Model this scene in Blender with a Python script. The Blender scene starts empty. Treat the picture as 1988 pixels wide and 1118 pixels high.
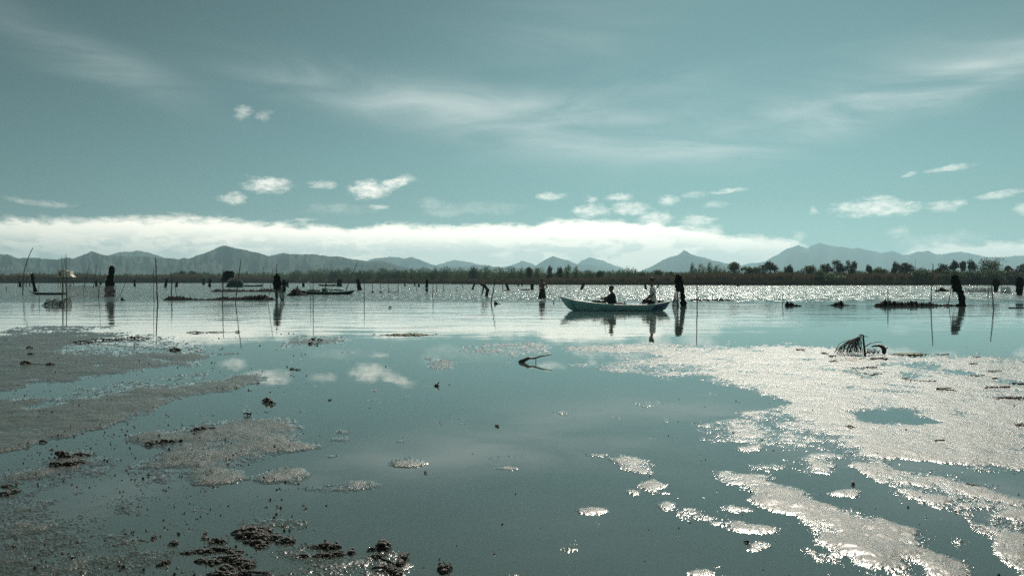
import bpy, bmesh, math, random
import numpy as np
from mathutils import Vector, Matrix

# ------------------------------------------------------------------ camera
scene = bpy.context.scene
COL = scene.collection
F, CX, CY, HOR, H = 1546.0, 994.0, 559.0, 546.0, 1.20
PITCH = math.atan((CY - HOR) / F)
cam = bpy.data.cameras.new('camera')
cam.sensor_width = 36.0
cam.lens = 36.0 * F / 1988.0
cam.clip_start = 0.05
cam.clip_end = 90000.0
camo = bpy.data.objects.new('camera', cam)
COL.objects.link(camo)
camo.location = (0, 0, H)
camo.rotation_euler = (math.pi / 2 - PITCH, 0, 0)
scene.camera = camo

# ------------------------------------------------------------------ light
SUN_AZ, SUN_EL = math.radians(17.0), math.radians(41.0)
sun = bpy.data.lights.new('sun', 'SUN')
sun.energy = 5.0
sun.angle = math.radians(0.53)
sun.color = (1.0, 0.92, 0.79)
suno = bpy.data.objects.new('sun', sun)
COL.objects.link(suno)
SDIR = Vector((math.sin(SUN_AZ) * math.cos(SUN_EL), math.cos(SUN_AZ) * math.cos(SUN_EL), math.sin(SUN_EL)))
suno.rotation_euler = SDIR.to_track_quat('Z', 'Y').to_euler()
suno.location = SDIR * 50

scene.view_settings.view_transform = 'Standard'
scene.view_settings.look = 'None'
scene.view_settings.exposure = 0.0
scene.view_settings.gamma = 1.0
scene.view_settings.use_curve_mapping = False
scene.render.engine = 'CYCLES'
scene.cycles.use_denoising = False
scene.cycles.max_bounces = 8
scene.cycles.transparent_max_bounces = 24
scene.cycles.volume_bounces = 0
scene.cycles.sample_clamp_indirect = 6.0


def ray(x, y):
    """unit-depth direction through a point of the photograph"""
    u, v = (x - CX) / F, -(y - CY) / F
    c, s = math.cos(PITCH), math.sin(PITCH)
    return Vector((u, c + v * s, -s + v * c))


def gp(x, y, z=0.0):
    d = ray(x, y)
    t = (z - H) / d.z
    return Vector((d.x * t, d.y * t, z))


def up(x, y, D):
    """point above/below at ground distance D (along +Y) seen at (x, y)"""
    d = ray(x, y)
    t = D / d.y
    return Vector((d.x * t, D, H + d.z * t))


def azel(x, y):
    d = ray(x, y).normalized()
    return math.degrees(math.atan2(d.x, d.y)), math.degrees(math.asin(d.z))


# ------------------------------------------------------------------ node helper
class NT:
    def __init__(self, tree):
        self.t = tree
        self.n = tree.nodes
        self.l = tree.links

    def new(self, typ, **kw):
        nd = self.n.new(typ)
        for k, v in kw.items():
            setattr(nd, k, v)
        return nd

    def put(self, sock, v):
        if hasattr(v, 'is_linked'):
            self.l.new(v, sock)
        else:
            sock.default_value = v

    def m(self, op, a, b=None, c=None, clamp=False):
        nd = self.new('ShaderNodeMath', operation=op, use_clamp=clamp)
        self.put(nd.inputs[0], a)
        if b is not None:
            self.put(nd.inputs[1], b)
        if c is not None:
            self.put(nd.inputs[2], c)
        return nd.outputs[0]

    def ss(self, v, a, b, lo=0.0, hi=1.0, kind='SMOOTHSTEP'):
        nd = self.new('ShaderNodeMapRange', interpolation_type=kind)
        self.put(nd.inputs[0], v)
        for i, q in enumerate((a, b, lo, hi)):
            self.put(nd.inputs[i + 1], q)
        return nd.outputs[0]

    def noise(self, vec, scale, detail=4, rough=0.55, dist=0.0, dim='3D'):
        nd = self.new('ShaderNodeTexNoise', noise_dimensions=dim)
        if vec is not None:
            self.put(nd.inputs['Vector'], vec)
        nd.inputs['Scale'].default_value = scale
        nd.inputs['Detail'].default_value = detail
        nd.inputs['Roughness'].default_value = rough
        nd.inputs['Distortion'].default_value = dist
        return nd.outputs[0]

    def mix(self, f, a, b):
        nd = self.new('ShaderNodeMix', data_type='RGBA')
        self.put(nd.inputs[0], f)
        self.put(nd.inputs[6], a)
        self.put(nd.inputs[7], b)
        return nd.outputs[2]

    def comb(self, x, y, z):
        nd = self.new('ShaderNodeCombineXYZ')
        for i, q in enumerate((x, y, z)):
            self.put(nd.inputs[i], q)
        return nd.outputs[0]

    def sep(self, v):
        nd = self.new('ShaderNodeSeparateXYZ')
        self.put(nd.inputs[0], v)
        return nd.outputs

    def ramp(self, f, stops, interp='LINEAR'):
        nd = self.new('ShaderNodeValToRGB')
        cr = nd.color_ramp
        cr.interpolation = interp
        while len(cr.elements) < len(stops):
            cr.elements.new(0.5)
        for e, (p, c) in zip(cr.elements, stops):
            e.position = p
            e.color = c if len(c) == 4 else (*c, 1)
        self.put(nd.inputs[0], f)
        return nd.outputs[0]


# ------------------------------------------------------------------ sky
world = bpy.data.worlds.new('World')
scene.world = world
world.use_nodes = True
world.cycles.sampling_method = 'NONE'
wt = NT(world.node_tree)
wt.n.clear()
wout = wt.new('ShaderNodeOutputWorld')
bg = wt.new('ShaderNodeBackground')
bg.inputs[1].default_value = 0.05
wt.l.new(bg.outputs[0], wout.inputs[0])
sky = wt.new('ShaderNodeTexSky', sky_type='NISHITA')
sky.sun_disc = False
sky.sun_elevation = SUN_EL
sky.sun_rotation = SUN_AZ
sky.air_density = 1.0
sky.dust_density = 0.5
sky.ozone_density = 1.0
hs = wt.new('ShaderNodeHueSaturation')
hs.inputs['Saturation'].default_value = 0.25
wt.l.new(sky.outputs[0], hs.inputs['Color'])
tint = wt.new('ShaderNodeMix', data_type='RGBA', blend_type='MULTIPLY')
tint.inputs[0].default_value = 1.0
wt.l.new(hs.outputs[0], tint.inputs[6])
tint.inputs[7].default_value = (0.160, 0.205, 0.200, 1)     # the cool cast of the whole photograph
gam = wt.new('ShaderNodeGamma')
wt.l.new(tint.outputs[2], gam.inputs[0])
gam.inputs[1].default_value = 2.8
skycol = gam.outputs[0]

tc = wt.new('ShaderNodeTexCoord')
dx, dy, dz = wt.sep(tc.outputs['Generated'])
AZ = wt.m('MULTIPLY', wt.m('ARCTAN2', dx, dy), 57.29578)
EL = wt.m('MULTIPLY', wt.m('ARCSINE', dz), 57.29578)
vbank = wt.comb(wt.m('MULTIPLY', dx, 9.0), wt.m('MULTIPLY', dy, 9.0), wt.m('MULTIPLY', dz, 26.0))
nb = wt.noise(vbank, 1.0, 9, 0.58, 0.6)
nb2 = wt.noise(vbank, 2.6, 7, 0.6, 0.3)
# bank of cloud lying along the mountains: its top (degrees) against azimuth
prof = [(-180, 3.4), (-150, 4.2), (-120, 3.0), (-90, 3.8), (-60, 4.3)]
for px_, py_ in [(0, 430), (180, 427), (330, 425), (500, 432), (700, 441), (860, 444), (1000, 437), (1150, 428),
                 (1290, 432), (1380, 446), (1450, 458), (1545, 472), (1600, 505), (1700, 520), (1780, 478), (1988, 470)]:
    a_, e_ = azel(px_, py_)
    prof.append((a_, e_))
prof += [(45, 3.2), (75, 4.3), (105, 3.4), (140, 4.4), (180, 3.4)]
topv = wt.ramp(wt.ss(AZ, -180, 180, kind='LINEAR'), [(((a + 180) / 360), (max(e, 0) / 10,) * 3) for a, e in prof])
topv = wt.m('MULTIPLY', topv, 10.0)
edge = wt.m('SUBTRACT', wt.m('ADD', topv, wt.m('MULTIPLY', wt.m('SUBTRACT', nb, 0.5), 1.7)), EL)
edge = wt.m('ADD', edge, wt.m('MULTIPLY', wt.m('SUBTRACT', wt.m('ABSOLUTE', wt.m('SUBTRACT', nb2, 0.5)), 0.08), -1.5))
nb3 = wt.noise(vbank, 8.0, 5, 0.65)
edge = wt.m('ADD', edge, wt.m('MULTIPLY', wt.m('SUBTRACT', nb3, 0.5), 0.35))
bank = wt.ss(edge, -0.22, 0.42)
# small fair weather clouds: (x, y, half width, half height, tilt, weight)
SM = [(472, 219, 18, 11, 0, .38), (513, 226, 13, 9, 0, .28), (520, 358, 42, 12, 0, .85), (628, 360, 26, 8, 0, .55), (715, 368, 34, 16, 0, .95),
      (762, 357, 40, 10, 15, .95), (455, 386, 26, 10, 0, .8), (738, 402, 16, 4, 0, .6), (78, 393, 62, 5, -4, .45),
      (590, 427, 22, 5, 0, .6), (1066, 381, 24, 7, 0, .7), (1150, 408, 32, 11, 0, .9),
      (1205, 384, 24, 7, 0, .75), (1225, 405, 34, 11, 0, .9), (1296, 388, 22, 9, 0, .7), (1270, 425, 32, 14, 0, .9), (1150, 387, 14, 5, 0, .6),
      (1355, 432, 34, 12, 0, .8), (1385, 450, 22, 16, 0, .6), (1415, 371, 34, 3, 3, .5), (1385, 397, 20, 6, 0, .4), (1350, 378, 26, 5, 0, .35),
      (1552, 460, 12, 8, 0, .6), (1578, 408, 9, 6, 0, .6), (1700, 404, 80, 13, 0, .95), (1705, 384, 30, 6, 5, .7),
      (1832, 403, 26, 8, -10, .75), (1860, 393, 18, 6, 0, .7), (1940, 377, 42, 5, 4, .65), (1985, 405, 14, 9, 0, .6),
      (1742, 452, 24, 9, 0, .5), (1840, 327, 46, 5, 6, .5), (1768, 339, 16, 4, 5, .4), (838, 398, 26, 12, 0, .25), (860, 412, 40, 8, 0, .25),
      (1820, 470, 90, 14, 4, .5), (930, 405, 90, 10, 0, .18), (660, 405, 60, 9, 0, .2)]
vs_ = wt.comb(wt.m('MULTIPLY', dx, 30.0), wt.m('MULTIPLY', dy, 30.0), wt.m('MULTIPLY', dz, 70.0))
nsm = wt.new('ShaderNodeTexNoise')
wt.put(nsm.inputs['Vector'], vs_)
nsm.inputs['Scale'].default_value = 1.0
nsm.inputs['Detail'].default_value = 6
nsm.inputs['Roughness'].default_value = 0.62
ncr, ncg, ncb = wt.sep(nsm.outputs['Color'])
AZd = wt.m('ADD', AZ, wt.m('MULTIPLY', wt.m('SUBTRACT', ncr, 0.5), 1.5))
ELd = wt.m('ADD', EL, wt.m('MULTIPLY', wt.m('SUBTRACT', ncg, 0.5), 0.75))


def blob(azs, els, x, y, hw, hh, rot):
    a0, e0 = azel(x, y)
    k = 57.29578 / F
    k2 = k * math.cos(math.radians(a0)) ** 2
    r = math.radians(rot)
    du = wt.m('SUBTRACT', azs, a0)
    dv = wt.m('SUBTRACT', els, e0)
    cu, su = math.cos(r), math.sin(r)
    p = wt.m('ADD', wt.m('MULTIPLY', du, cu / (hw * k2)), wt.m('MULTIPLY', dv, su / (hw * k2)))
    q = wt.m('ADD', wt.m('MULTIPLY', dv, cu / (hh * k)), wt.m('MULTIPLY', du, -su / (hh * k)))
    return wt.m('ADD', wt.m('MULTIPLY', p, p), wt.m('MULTIPLY', q, q))


nfine = wt.m('MULTIPLY', wt.m('SUBTRACT', wt.noise(vs_, 2.6, 6, 0.68), 0.47), 3.2)
acc = None
for (x, y, hw, hh, rot, w) in SM:
    r2 = blob(AZd, ELd, x, y, hw * 1.15, hh * 1.25, rot)
    v = wt.ss(wt.m('ADD', r2, nfine), 1.45, -0.7, 0.0, w)
    acc = v if acc is None else wt.m('MAXIMUM', acc, v)
# the same kind of cloud goes on all round the sky
nfar = wt.noise(wt.comb(wt.m('MULTIPLY', dx, 7.0), wt.m('MULTIPLY', dy, 7.0), wt.m('MULTIPLY', dz, 34.0)), 1.0, 6, 0.6, 0.4)
far_c = wt.m('MULTIPLY', wt.ss(nfar, 0.60, 0.74), wt.m('MULTIPLY', wt.ss(EL, 3.0, 5.0), wt.ss(EL, 13.0, 8.0)))
far_c = wt.m('MULTIPLY', far_c, wt.ss(wt.m('ABSOLUTE', AZ), 35.0, 42.0))
small = wt.m('MAXIMUM', acc, far_c)
# high thin cirrus
vci = wt.comb(wt.m('ADD', wt.m('MULTIPLY', dx, 5.0), wt.m('MULTIPLY', dz, 3.0)), wt.m('MULTIPLY', dy, 5.0), wt.m('MULTIPLY', dz, 22.0))
nci = wt.noise(vci, 1.0, 8, 0.56, 1.1)
CI = [(130, 100, 300, 40, -18, .3), (240, 130, 120, 26, -14, .25), (620, 170, 190, 32, -12, .4), (900, 215, 260, 45, -9, .6), (1080, 240, 320, 50, -7, .9), (1330, 262, 320, 42, 3, .9),
      (1240, 190, 200, 40, 8, .35), (1640, 222, 340, 40, 13, .9), (1890, 152, 260, 30, 15, .85), (1120, 60, 220, 80, 5, .25), (1750, 120, 300, 60, 10, .25)]
aci = None
for (x, y, hw, hh, rot, w) in CI:
    r2 = blob(AZ, EL, x, y, hw, hh, rot)
    v = wt.m('MULTIPLY', wt.m('POWER', 2.718, wt.m('MULTIPLY', r2, -1.2)), w)
    aci = v if aci is None else wt.m('ADD', aci, v)
aci = wt.m('ADD', wt.m('MINIMUM', aci, 1.0), wt.m('MULTIPLY', wt.ss(wt.m('ABSOLUTE', AZ), 33, 45), wt.m('MULTIPLY', wt.ss(EL, 5, 10), 0.5)))
cirrus = wt.m('MULTIPLY', aci, wt.ss(nci, 0.22, 0.80))
# brightness of sunlit cloud: brighter towards the sun
sdot = wt.new('ShaderNodeVectorMath', operation='DOT_PRODUCT')
wt.l.new(tc.outputs['Generated'], sdot.inputs[0])
sdot.inputs[1].default_value = SDIR
sunny = wt.ss(sdot.outputs['Value'], 0.30, 0.74)
low = wt.m('SUBTRACT', edge, 0.2)
shade = wt.m('MULTIPLY', wt.ss(low, 0.2, 1.5), wt.ss(wt.m('ADD', nb, wt.m('MULTIPLY', wt.m('SUBTRACT', nb2, 0.5), 0.9)), 0.60, 0.44))
shade = wt.m('MULTIPLY', shade, wt.ss(sunny, 0.0, 0.9, 1.0, 0.55))
shade = wt.m('ADD', shade, wt.ss(low, 2.0, 4.0, 0.0, 0.25), clamp=True)
lit = wt.mix(sunny, (27.0, 25.8, 21.8, 1), (52.0, 45.5, 38.0, 1))
dim = wt.mix(sunny, (7.0, 9.4, 9.0, 1), (19.0, 20.6, 19.0, 1))
cloudc = wt.mix(shade, lit, dim)
c1 = wt.mix(wt.m('MULTIPLY', cirrus, 0.72), skycol, wt.mix(sunny, (9.5, 11.6, 11.2, 1), (14.5, 15.6, 15.0, 1)))
c2 = wt.mix(small, c1, wt.mix(sunny, (18.5, 18.2, 16.0, 1), (34.0, 31.4, 27.4, 1)))
c3 = wt.mix(bank, c2, cloudc)
wt.l.new(c3, bg.inputs[0])

# ------------------------------------------------------------------ helpers for things
random.seed(7)
RNG = np.random.default_rng(11)


def root_of(o):
    while o.parent is not None:
        o = o.parent
    return o


def mesh_data(name, v, f, mat, smooth=True):
    me = bpy.data.meshes.new(name)
    me.from_pydata([tuple(p) for p in v], [], f)
    me.materials.append(mat)
    if smooth:
        me.polygons.foreach_set('use_smooth', [True] * len(me.polygons))
    me.update()
    return me


def link(name, me, parent=None):
    o = bpy.data.objects.new(name, me)
    COL.objects.link(o)
    if parent is not None:
        o.parent = parent
    return o


def make(name, v, f, mat, parent=None, smooth=True):
    """one mesh object; v in world coordinates"""
    if parent is not None:
        off = root_of(parent).location
        v = [Vector(p) - off for p in v]
    return link(name, mesh_data(name, v, f, mat, smooth), parent)


def make_at(name, v, f, mat, base, smooth=True):
    """a top level mesh object with its origin at base"""
    base = Vector(base)
    o = link(name, mesh_data(name, [Vector(p) - base for p in v], f, mat, smooth))
    o.location = base
    return o


def tag(o, label, cat=None, group=None, kind=None):
    if label:
        o['label'] = label
    if cat:
        o['category'] = cat
    if group:
        o['group'] = group
    if kind:
        o['kind'] = kind
    return o


def thing(name, label, cat, loc, group=None):
    o = link(name, None)
    o.location = Vector(loc)
    o.empty_display_size = 0.1
    return tag(o, label, cat, group)


class MB:
    def __init__(self):
        self.v, self.f = [], []

    def add(self, v, f):
        n = len(self.v)
        self.v += [Vector(p) for p in v]
        self.f += [tuple(i + n for i in q) for q in f]
        return self

    def tube(self, pts, rad, seg=6, flat=1.0):
        pts = [Vector(p) for p in pts]
        if not hasattr(rad, '__len__'):
            rad = [rad] * len(pts)
        v, f = [], []
        for i, p in enumerate(pts):
            t = (pts[min(i + 1, len(pts) - 1)] - pts[max(i - 1, 0)])
            t = t.normalized() if t.length > 1e-9 else Vector((0, 0, 1))
            a = t.cross(Vector((0, 1, 0)) if abs(t.y) < 0.9 else Vector((1, 0, 0))).normalized()
            b = t.cross(a)
            for k in range(seg):
                an = 2 * math.pi * k / seg
                v.append(p + (a * math.cos(an) + b * math.sin(an) * flat) * rad[i])
        for i in range(len(pts) - 1):
            for k in range(seg):
                f.append((i * seg + k, i * seg + (k + 1) % seg, (i + 1) * seg + (k + 1) % seg, (i + 1) * seg + k))
        f.append(tuple(range(seg))[::-1])
        f.append(tuple((len(pts) - 1) * seg + k for k in range(seg)))
        return self.add(v, f)

    def box(self, c, s, rz=0.0, tilt=0.0):
        c = Vector(c)
        R = Matrix.Rotation(rz, 3, 'Z') @ Matrix.Rotation(tilt, 3, 'Y')
        v = [c + R @ Vector((sx * s[0] / 2, sy * s[1] / 2, sz * s[2] / 2)) for sz in (-1, 1) for sx, sy in ((-1, -1), (1, -1), (1, 1), (-1, 1))]
        f = [(3, 2, 1, 0), (4, 5, 6, 7), (0, 1, 5, 4), (1, 2, 6, 5), (2, 3, 7, 6), (3, 0, 4, 7)]
        return self.add(v, f)

    def lump(self, c, r, seed=0, rough=0.35, sub=1):
        bm = bmesh.new()
        bmesh.ops.create_icosphere(bm, subdivisions=sub, radius=1.0)
        rr = random.Random(seed)
        v = []
        for q in bm.verts:
            k = 1 + rough * (rr.random() - 0.5) * 2
            v.append(Vector(c) + Vector((q.co.x * r[0] * k, q.co.y * r[1] * k, q.co.z * r[2] * k)))
        f = [tuple(x.index for x in q.verts) for q in bm.faces]
        bm.free()
        return self.add(v, f)

    def grid(self, rows):
        nr, nc = len(rows), len(rows[0])
        v = [p for r in rows for p in r]
        f = [(i * nc + j, i * nc + j + 1, (i + 1) * nc + j + 1, (i + 1) * nc + j) for i in range(nr - 1) for j in range(nc - 1)]
        return self.add(v, f)

    def make(self, name, mat, parent=None, smooth=True):
        return make(name, self.v, self.f, mat, parent, smooth)

    def make_at(self, name, mat, base, smooth=True):
        return make_at(name, self.v, self.f, mat, base, smooth)


def hash2(ix, iy, seed):
    n = (ix.astype(np.int64) * 374761393 + iy.astype(np.int64) * 668265263 + seed * 974634777) & 0xFFFFFFFF
    n = ((n ^ (n >> 13)) * 1274126177) & 0xFFFFFFFF
    n = (n ^ (n >> 16)) & 0xFFFFFFFF
    return n.astype(np.float64) / 0xFFFFFFFF


def vnoise(x, y, seed=0):
    ix, iy = np.floor(x), np.floor(y)
    fx, fy = x - ix, y - iy
    fx, fy = fx * fx * (3 - 2 * fx), fy * fy * (3 - 2 * fy)
    a, b = hash2(ix, iy, seed), hash2(ix + 1, iy, seed)
    c, d = hash2(ix, iy + 1, seed), hash2(ix + 1, iy + 1, seed)
    return (a * (1 - fx) + b * fx) * (1 - fy) + (c * (1 - fx) + d * fx) * fy


def fbm(x, y, oct=4, seed=0, gain=0.5):
    s, a, t = 0, 1.0, 0
    for k in range(oct):
        s = s + a * vnoise(x * 2 ** k, y * 2 ** k, seed + k)
        t += a
        a *= gain
    return s / t


# ------------------------------------------------------------------ materials
def mat_new(name):
    m = bpy.data.materials.new(name)
    m.use_nodes = True
    t = NT(m.node_tree)
    t.n.clear()
    out = t.new('ShaderNodeOutputMaterial')
    return m, t, out


def mat_simple(name, c1, c2, rough=0.7, scale=6.0, bump=0.0, bscale=30.0, spec=0.3, trans=0.0, metal=0.0, detail=5):
    """two-tone mottled surface with fine relief"""
    m, t, out = mat_new(name)
    p = t.new('ShaderNodeBsdfPrincipled')
    co = t.new('ShaderNodeTexCoord').outputs['Object']
    n = t.noise(co, scale, detail, 0.6)
    t.l.new(t.mix(t.ss(n, 0.35, 0.65), (*c1, 1), (*c2, 1)), p.inputs['Base Color'])
    t.put(p.inputs['Roughness'], t.ss(t.noise(co, scale * 2.3, 3), 0.3, 0.7, max(rough - 0.12, 0.02), min(rough + 0.12, 1)))
    p.inputs['Specular IOR Level'].default_value = spec
    p.inputs['Metallic'].default_value = metal
    if bump > 0:
        b = t.new('ShaderNodeBump')
        b.inputs['Strength'].default_value = bump
        b.inputs['Distance'].default_value = 0.02
        t.put(b.inputs['Height'], t.noise(co, bscale, 5, 0.65))
        t.l.new(b.outputs[0], p.inputs['Normal'])
    sh = p.outputs[0]
    if trans > 0:
        tr = t.new('ShaderNodeBsdfTranslucent')
        t.put(tr.inputs[0], t.mix(n, (*[min(1, q * 1.3) for q in c1], 1), (*[min(1, q * 1.3) for q in c2], 1)))
        mx = t.new('ShaderNodeMixShader')
        mx.inputs[0].default_value = trans
        t.l.new(sh, mx.inputs[1])
        t.l.new(tr.outputs[0], mx.inputs[2])
        sh = mx.outputs[0]
    t.l.new(sh, out.inputs[0])
    return m


def mat_net(name, c1, c2, cover=0.6, cell=0.05):
    """knotted netting: threads with open meshes between them"""
    m, t, out = mat_new(name)
    p = t.new('ShaderNodeBsdfPrincipled')
    co = t.new('ShaderNodeTexCoord').outputs['Object']
    n = t.noise(co, 4.0, 5, 0.6)
    t.l.new(t.mix(t.ss(n, 0.35, 0.65), (*c1, 1), (*c2, 1)), p.inputs['Base Color'])
    p.inputs['Roughness'].default_value = 0.75
    p.inputs['Specular IOR Level'].default_value = 0.25
    x, y, z = t.sep(co)
    a = t.m('ABSOLUTE', t.m('SINE', t.m('MULTIPLY', t.m('ADD', x, z), math.pi / cell)))
    b = t.m('ABSOLUTE', t.m('SINE', t.m('MULTIPLY', t.m('SUBTRACT', x, z), math.pi / cell)))
    th = t.m('MINIMUM', a, b)
    k = 0.62 * cover
    thread = t.m('LESS_THAN', th, t.ss(n, 0.3, 0.7, k * 0.6, min(k * 1.5, 1.0)))
    tr = t.new('ShaderNodeBsdfTransparent')
    mx = t.new('ShaderNodeMixShader')
    t.l.new(thread, mx.inputs[0])
    t.l.new(tr.outputs[0], mx.inputs[1])
    t.l.new(p.outputs[0], mx.inputs[2])
    t.l.new(mx.outputs[0], out.inputs[0])
    return m


M = {}
M['pole'] = mat_simple('weathered_bamboo', (0.045, 0.05, 0.04), (0.10, 0.095, 0.07), 0.65, 5, 0.3, 40)
M['darkwood'] = mat_simple('wet_dark_wood', (0.025, 0.026, 0.022), (0.06, 0.055, 0.045), 0.5, 8, 0.5, 40, 0.4)
M['net'] = mat_simple('dark_wet_net', (0.005, 0.010, 0.009), (0.012, 0.020, 0.017), 0.9, 7, 1.0, 40, 0.08)
M['netg'] = mat_simple('green_net_heap', (0.012, 0.035, 0.028), (0.03, 0.07, 0.052), 0.9, 5, 0.8, 50, 0.2)
M['mesh'] = mat_net('open_netting_dark', (0.03, 0.045, 0.042), (0.07, 0.09, 0.08), 0.75, 0.06)
M['mesh_pale'] = mat_net('open_netting_pale', (0.32, 0.26, 0.25), (0.42, 0.38, 0.34), 0.5, 0.06)
M['cream'] = mat_simple('cream_painted_board', (0.50, 0.47, 0.36), (0.62, 0.60, 0.48), 0.7, 3, 0.2, 20)
M['roof'] = mat_simple('dark_roof_sheet', (0.03, 0.035, 0.035), (0.06, 0.06, 0.055), 0.7, 4, 0.3, 20)
M['white_net'] = mat_simple('white_folded_net', (0.42, 0.45, 0.42), (0.62, 0.64, 0.58), 0.8, 6, 0.6, 30)
M['teal'] = mat_simple('teal_boat_paint', (0.13, 0.32, 0.33), (0.18, 0.40, 0.40), 0.45, 2.5, 0.25, 18, 0.4)
M['teal_pale'] = mat_simple('pale_teal_rim_paint', (0.42, 0.58, 0.56), (0.55, 0.68, 0.65), 0.5, 4, 0.25, 18, 0.4)
M['navy'] = mat_simple('dark_blue_violet_paint', (0.035, 0.035, 0.10), (0.055, 0.05, 0.13), 0.5, 4, 0.2, 18, 0.4)
M['boatwood'] = mat_simple('worn_boat_boards', (0.10, 0.10, 0.08), (0.18, 0.17, 0.14), 0.7, 6, 0.4, 30)
M['darkboat'] = mat_simple('dark_tarred_hull', (0.018, 0.03, 0.03), (0.04, 0.055, 0.052), 0.5, 3, 0.3, 18, 0.4)
M['seaboat'] = mat_simple('sea_green_hull_paint', (0.07, 0.17, 0.15), (0.12, 0.24, 0.20), 0.5, 3, 0.3, 18, 0.4)
M['skin'] = mat_simple('brown_skin', (0.10, 0.06, 0.042), (0.13, 0.08, 0.055), 0.5, 8, 0.1, 60, 0.4)
M['hair'] = mat_simple('black_hair', (0.008, 0.008, 0.008), (0.018, 0.016, 0.015), 0.6, 30, 0.5, 90)
M['black_cloth'] = mat_simple('black_cloth', (0.012, 0.015, 0.018), (0.028, 0.032, 0.034), 0.85, 8, 0.5, 25, 0.2)
M['white_cloth'] = mat_simple('white_cotton', (0.80, 0.82, 0.80), (0.88, 0.89, 0.86), 0.85, 4, 0.3, 14, 0.2, trans=0.55)
M['green_cloth'] = mat_simple('pale_green_cotton', (0.25, 0.42, 0.30), (0.36, 0.52, 0.38), 0.85, 4, 0.5, 14, 0.2)
M['pale_cloth'] = mat_simple('pale_sun_faded_cloth', (0.36, 0.38, 0.34), (0.48, 0.49, 0.44), 0.85, 4, 0.5, 14, 0.2)
M['blue_tarp'] = mat_simple('pale_blue_tarp', (0.30, 0.42, 0.48), (0.45, 0.56, 0.60), 0.6, 4, 0.6, 14, 0.3)
M['leaf_dark'] = mat_simple('dark_foliage', (0.018, 0.034, 0.022), (0.04, 0.065, 0.036), 0.6, 1.2, 0, spec=0.3, trans=0.25)
M['leaf_mid'] = mat_simple('mid_green_foliage', (0.04, 0.075, 0.036), (0.075, 0.12, 0.055), 0.6, 1.2, 0, spec=0.3, trans=0.3)
M['leaf_pale'] = mat_simple('pale_willow_foliage', (0.07, 0.105, 0.055), (0.12, 0.16, 0.085), 0.6, 1.2, 0, spec=0.3, trans=0.35)
M['bark'] = mat_simple('grey_brown_bark', (0.05, 0.045, 0.035), (0.09, 0.08, 0.065), 0.85, 6, 0.5, 30)
M['reed'] = mat_simple('brown_green_reeds', (0.055, 0.06, 0.035), (0.115, 0.085, 0.06), 0.7, 0.10, 0, spec=0.2, trans=0.3)
M['reed_low'] = mat_simple('dark_sedge', (0.035, 0.045, 0.026), (0.07, 0.07, 0.045), 0.7, 0.15, 0, spec=0.2, trans=0.2)
M['land'] = mat_simple('marsh_soil', (0.05, 0.05, 0.035), (0.09, 0.08, 0.06), 0.9, 0.2, 0)
M['dry_frond'] = mat_simple('dry_dark_frond', (0.03, 0.04, 0.028), (0.075, 0.085, 0.05), 0.6, 9, 0.4, 40)
M['algae'] = mat_simple('green_algae', (0.09, 0.115, 0.06), (0.17, 0.19, 0.10), 0.6, 14, 0.8, 60, 0.3)
M['weed'] = mat_simple('black_seaweed', (0.012, 0.016, 0.012), (0.035, 0.04, 0.028), 0.5, 20, 0.8, 80, 0.4)
M['clod'] = mat_simple('wet_mud_clod', (0.035, 0.035, 0.028), (0.085, 0.085, 0.066), 0.42, 30, 1.0, 110, 0.5)
M['bird'] = mat_simple('white_plumage', (0.7, 0.7, 0.66), (0.8, 0.8, 0.77), 0.8, 20)
M['metal'] = mat_simple('dull_engine_metal', (0.03, 0.035, 0.035), (0.07, 0.075, 0.075), 0.5, 20, 0.2, 60, 0.5)

# wet mud
M['mud'], t, out = mat_new('wet_mud')
p = t.new('ShaderNodeBsdfPrincipled')
geo = t.new('ShaderNodeNewGeometry')
pos = geo.outputs['Position']
px_, py_, pz_ = t.sep(pos)
n1 = t.noise(pos, 0.55, 6, 0.6)
n2 = t.noise(pos, 14.0, 5, 0.65)
n3 = t.noise(pos, 160.0, 4, 0.75)
c = t.mix(t.ss(n1, 0.36, 0.64), (0.034, 0.041, 0.027, 1), (0.043, 0.045, 0.037, 1))
c = t.mix(t.ss(n2, 0.45, 0.75), c, (0.03, 0.036, 0.029, 1))
c = t.mix(t.ss(n3, 0.56, 0.72, 0.0, 0.55), c, (0.035, 0.036, 0.028, 1))
t.l.new(c, p.inputs['Base Color'])
dry = t.ss(t.m('ADD', pz_, t.m('MULTIPLY', t.m('SUBTRACT', n2, 0.5), 0.010)), -0.001, 0.011)     # how far the mud stands clear of the water
t.put(p.inputs['Roughness'], t.m('MULTIPLY', t.ss(dry, 0, 1, 0.45, 1.0), t.ss(n2, 0.3, 0.7, 0.27, 0.43)))
p.inputs['IOR'].default_value = 1.45
p.inputs['Specular IOR Level'].default_value = 0.6
t.put(p.inputs['Coat Weight'], t.ss(dry, 0, 1, 1.0, 0.3))
t.put(p.inputs['Coat Roughness'], t.ss(dry, 0, 1, 0.08, 0.26))
p.inputs['Coat IOR'].default_value = 1.35
b = t.new('ShaderNodeBump')
t.put(b.inputs['Strength'], t.ss(dry, 0, 1, 0.3, 0.8))
b.inputs['Distance'].default_value = 0.0042
t.put(b.inputs['Height'], t.m('ADD', n3, t.m('MULTIPLY', t.noise(pos, 45.0, 4, 0.6), 1.6)))
t.l.new(b.outputs[0], p.inputs['Normal'])
t.l.new(p.outputs[0], out.inputs[0])

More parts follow.
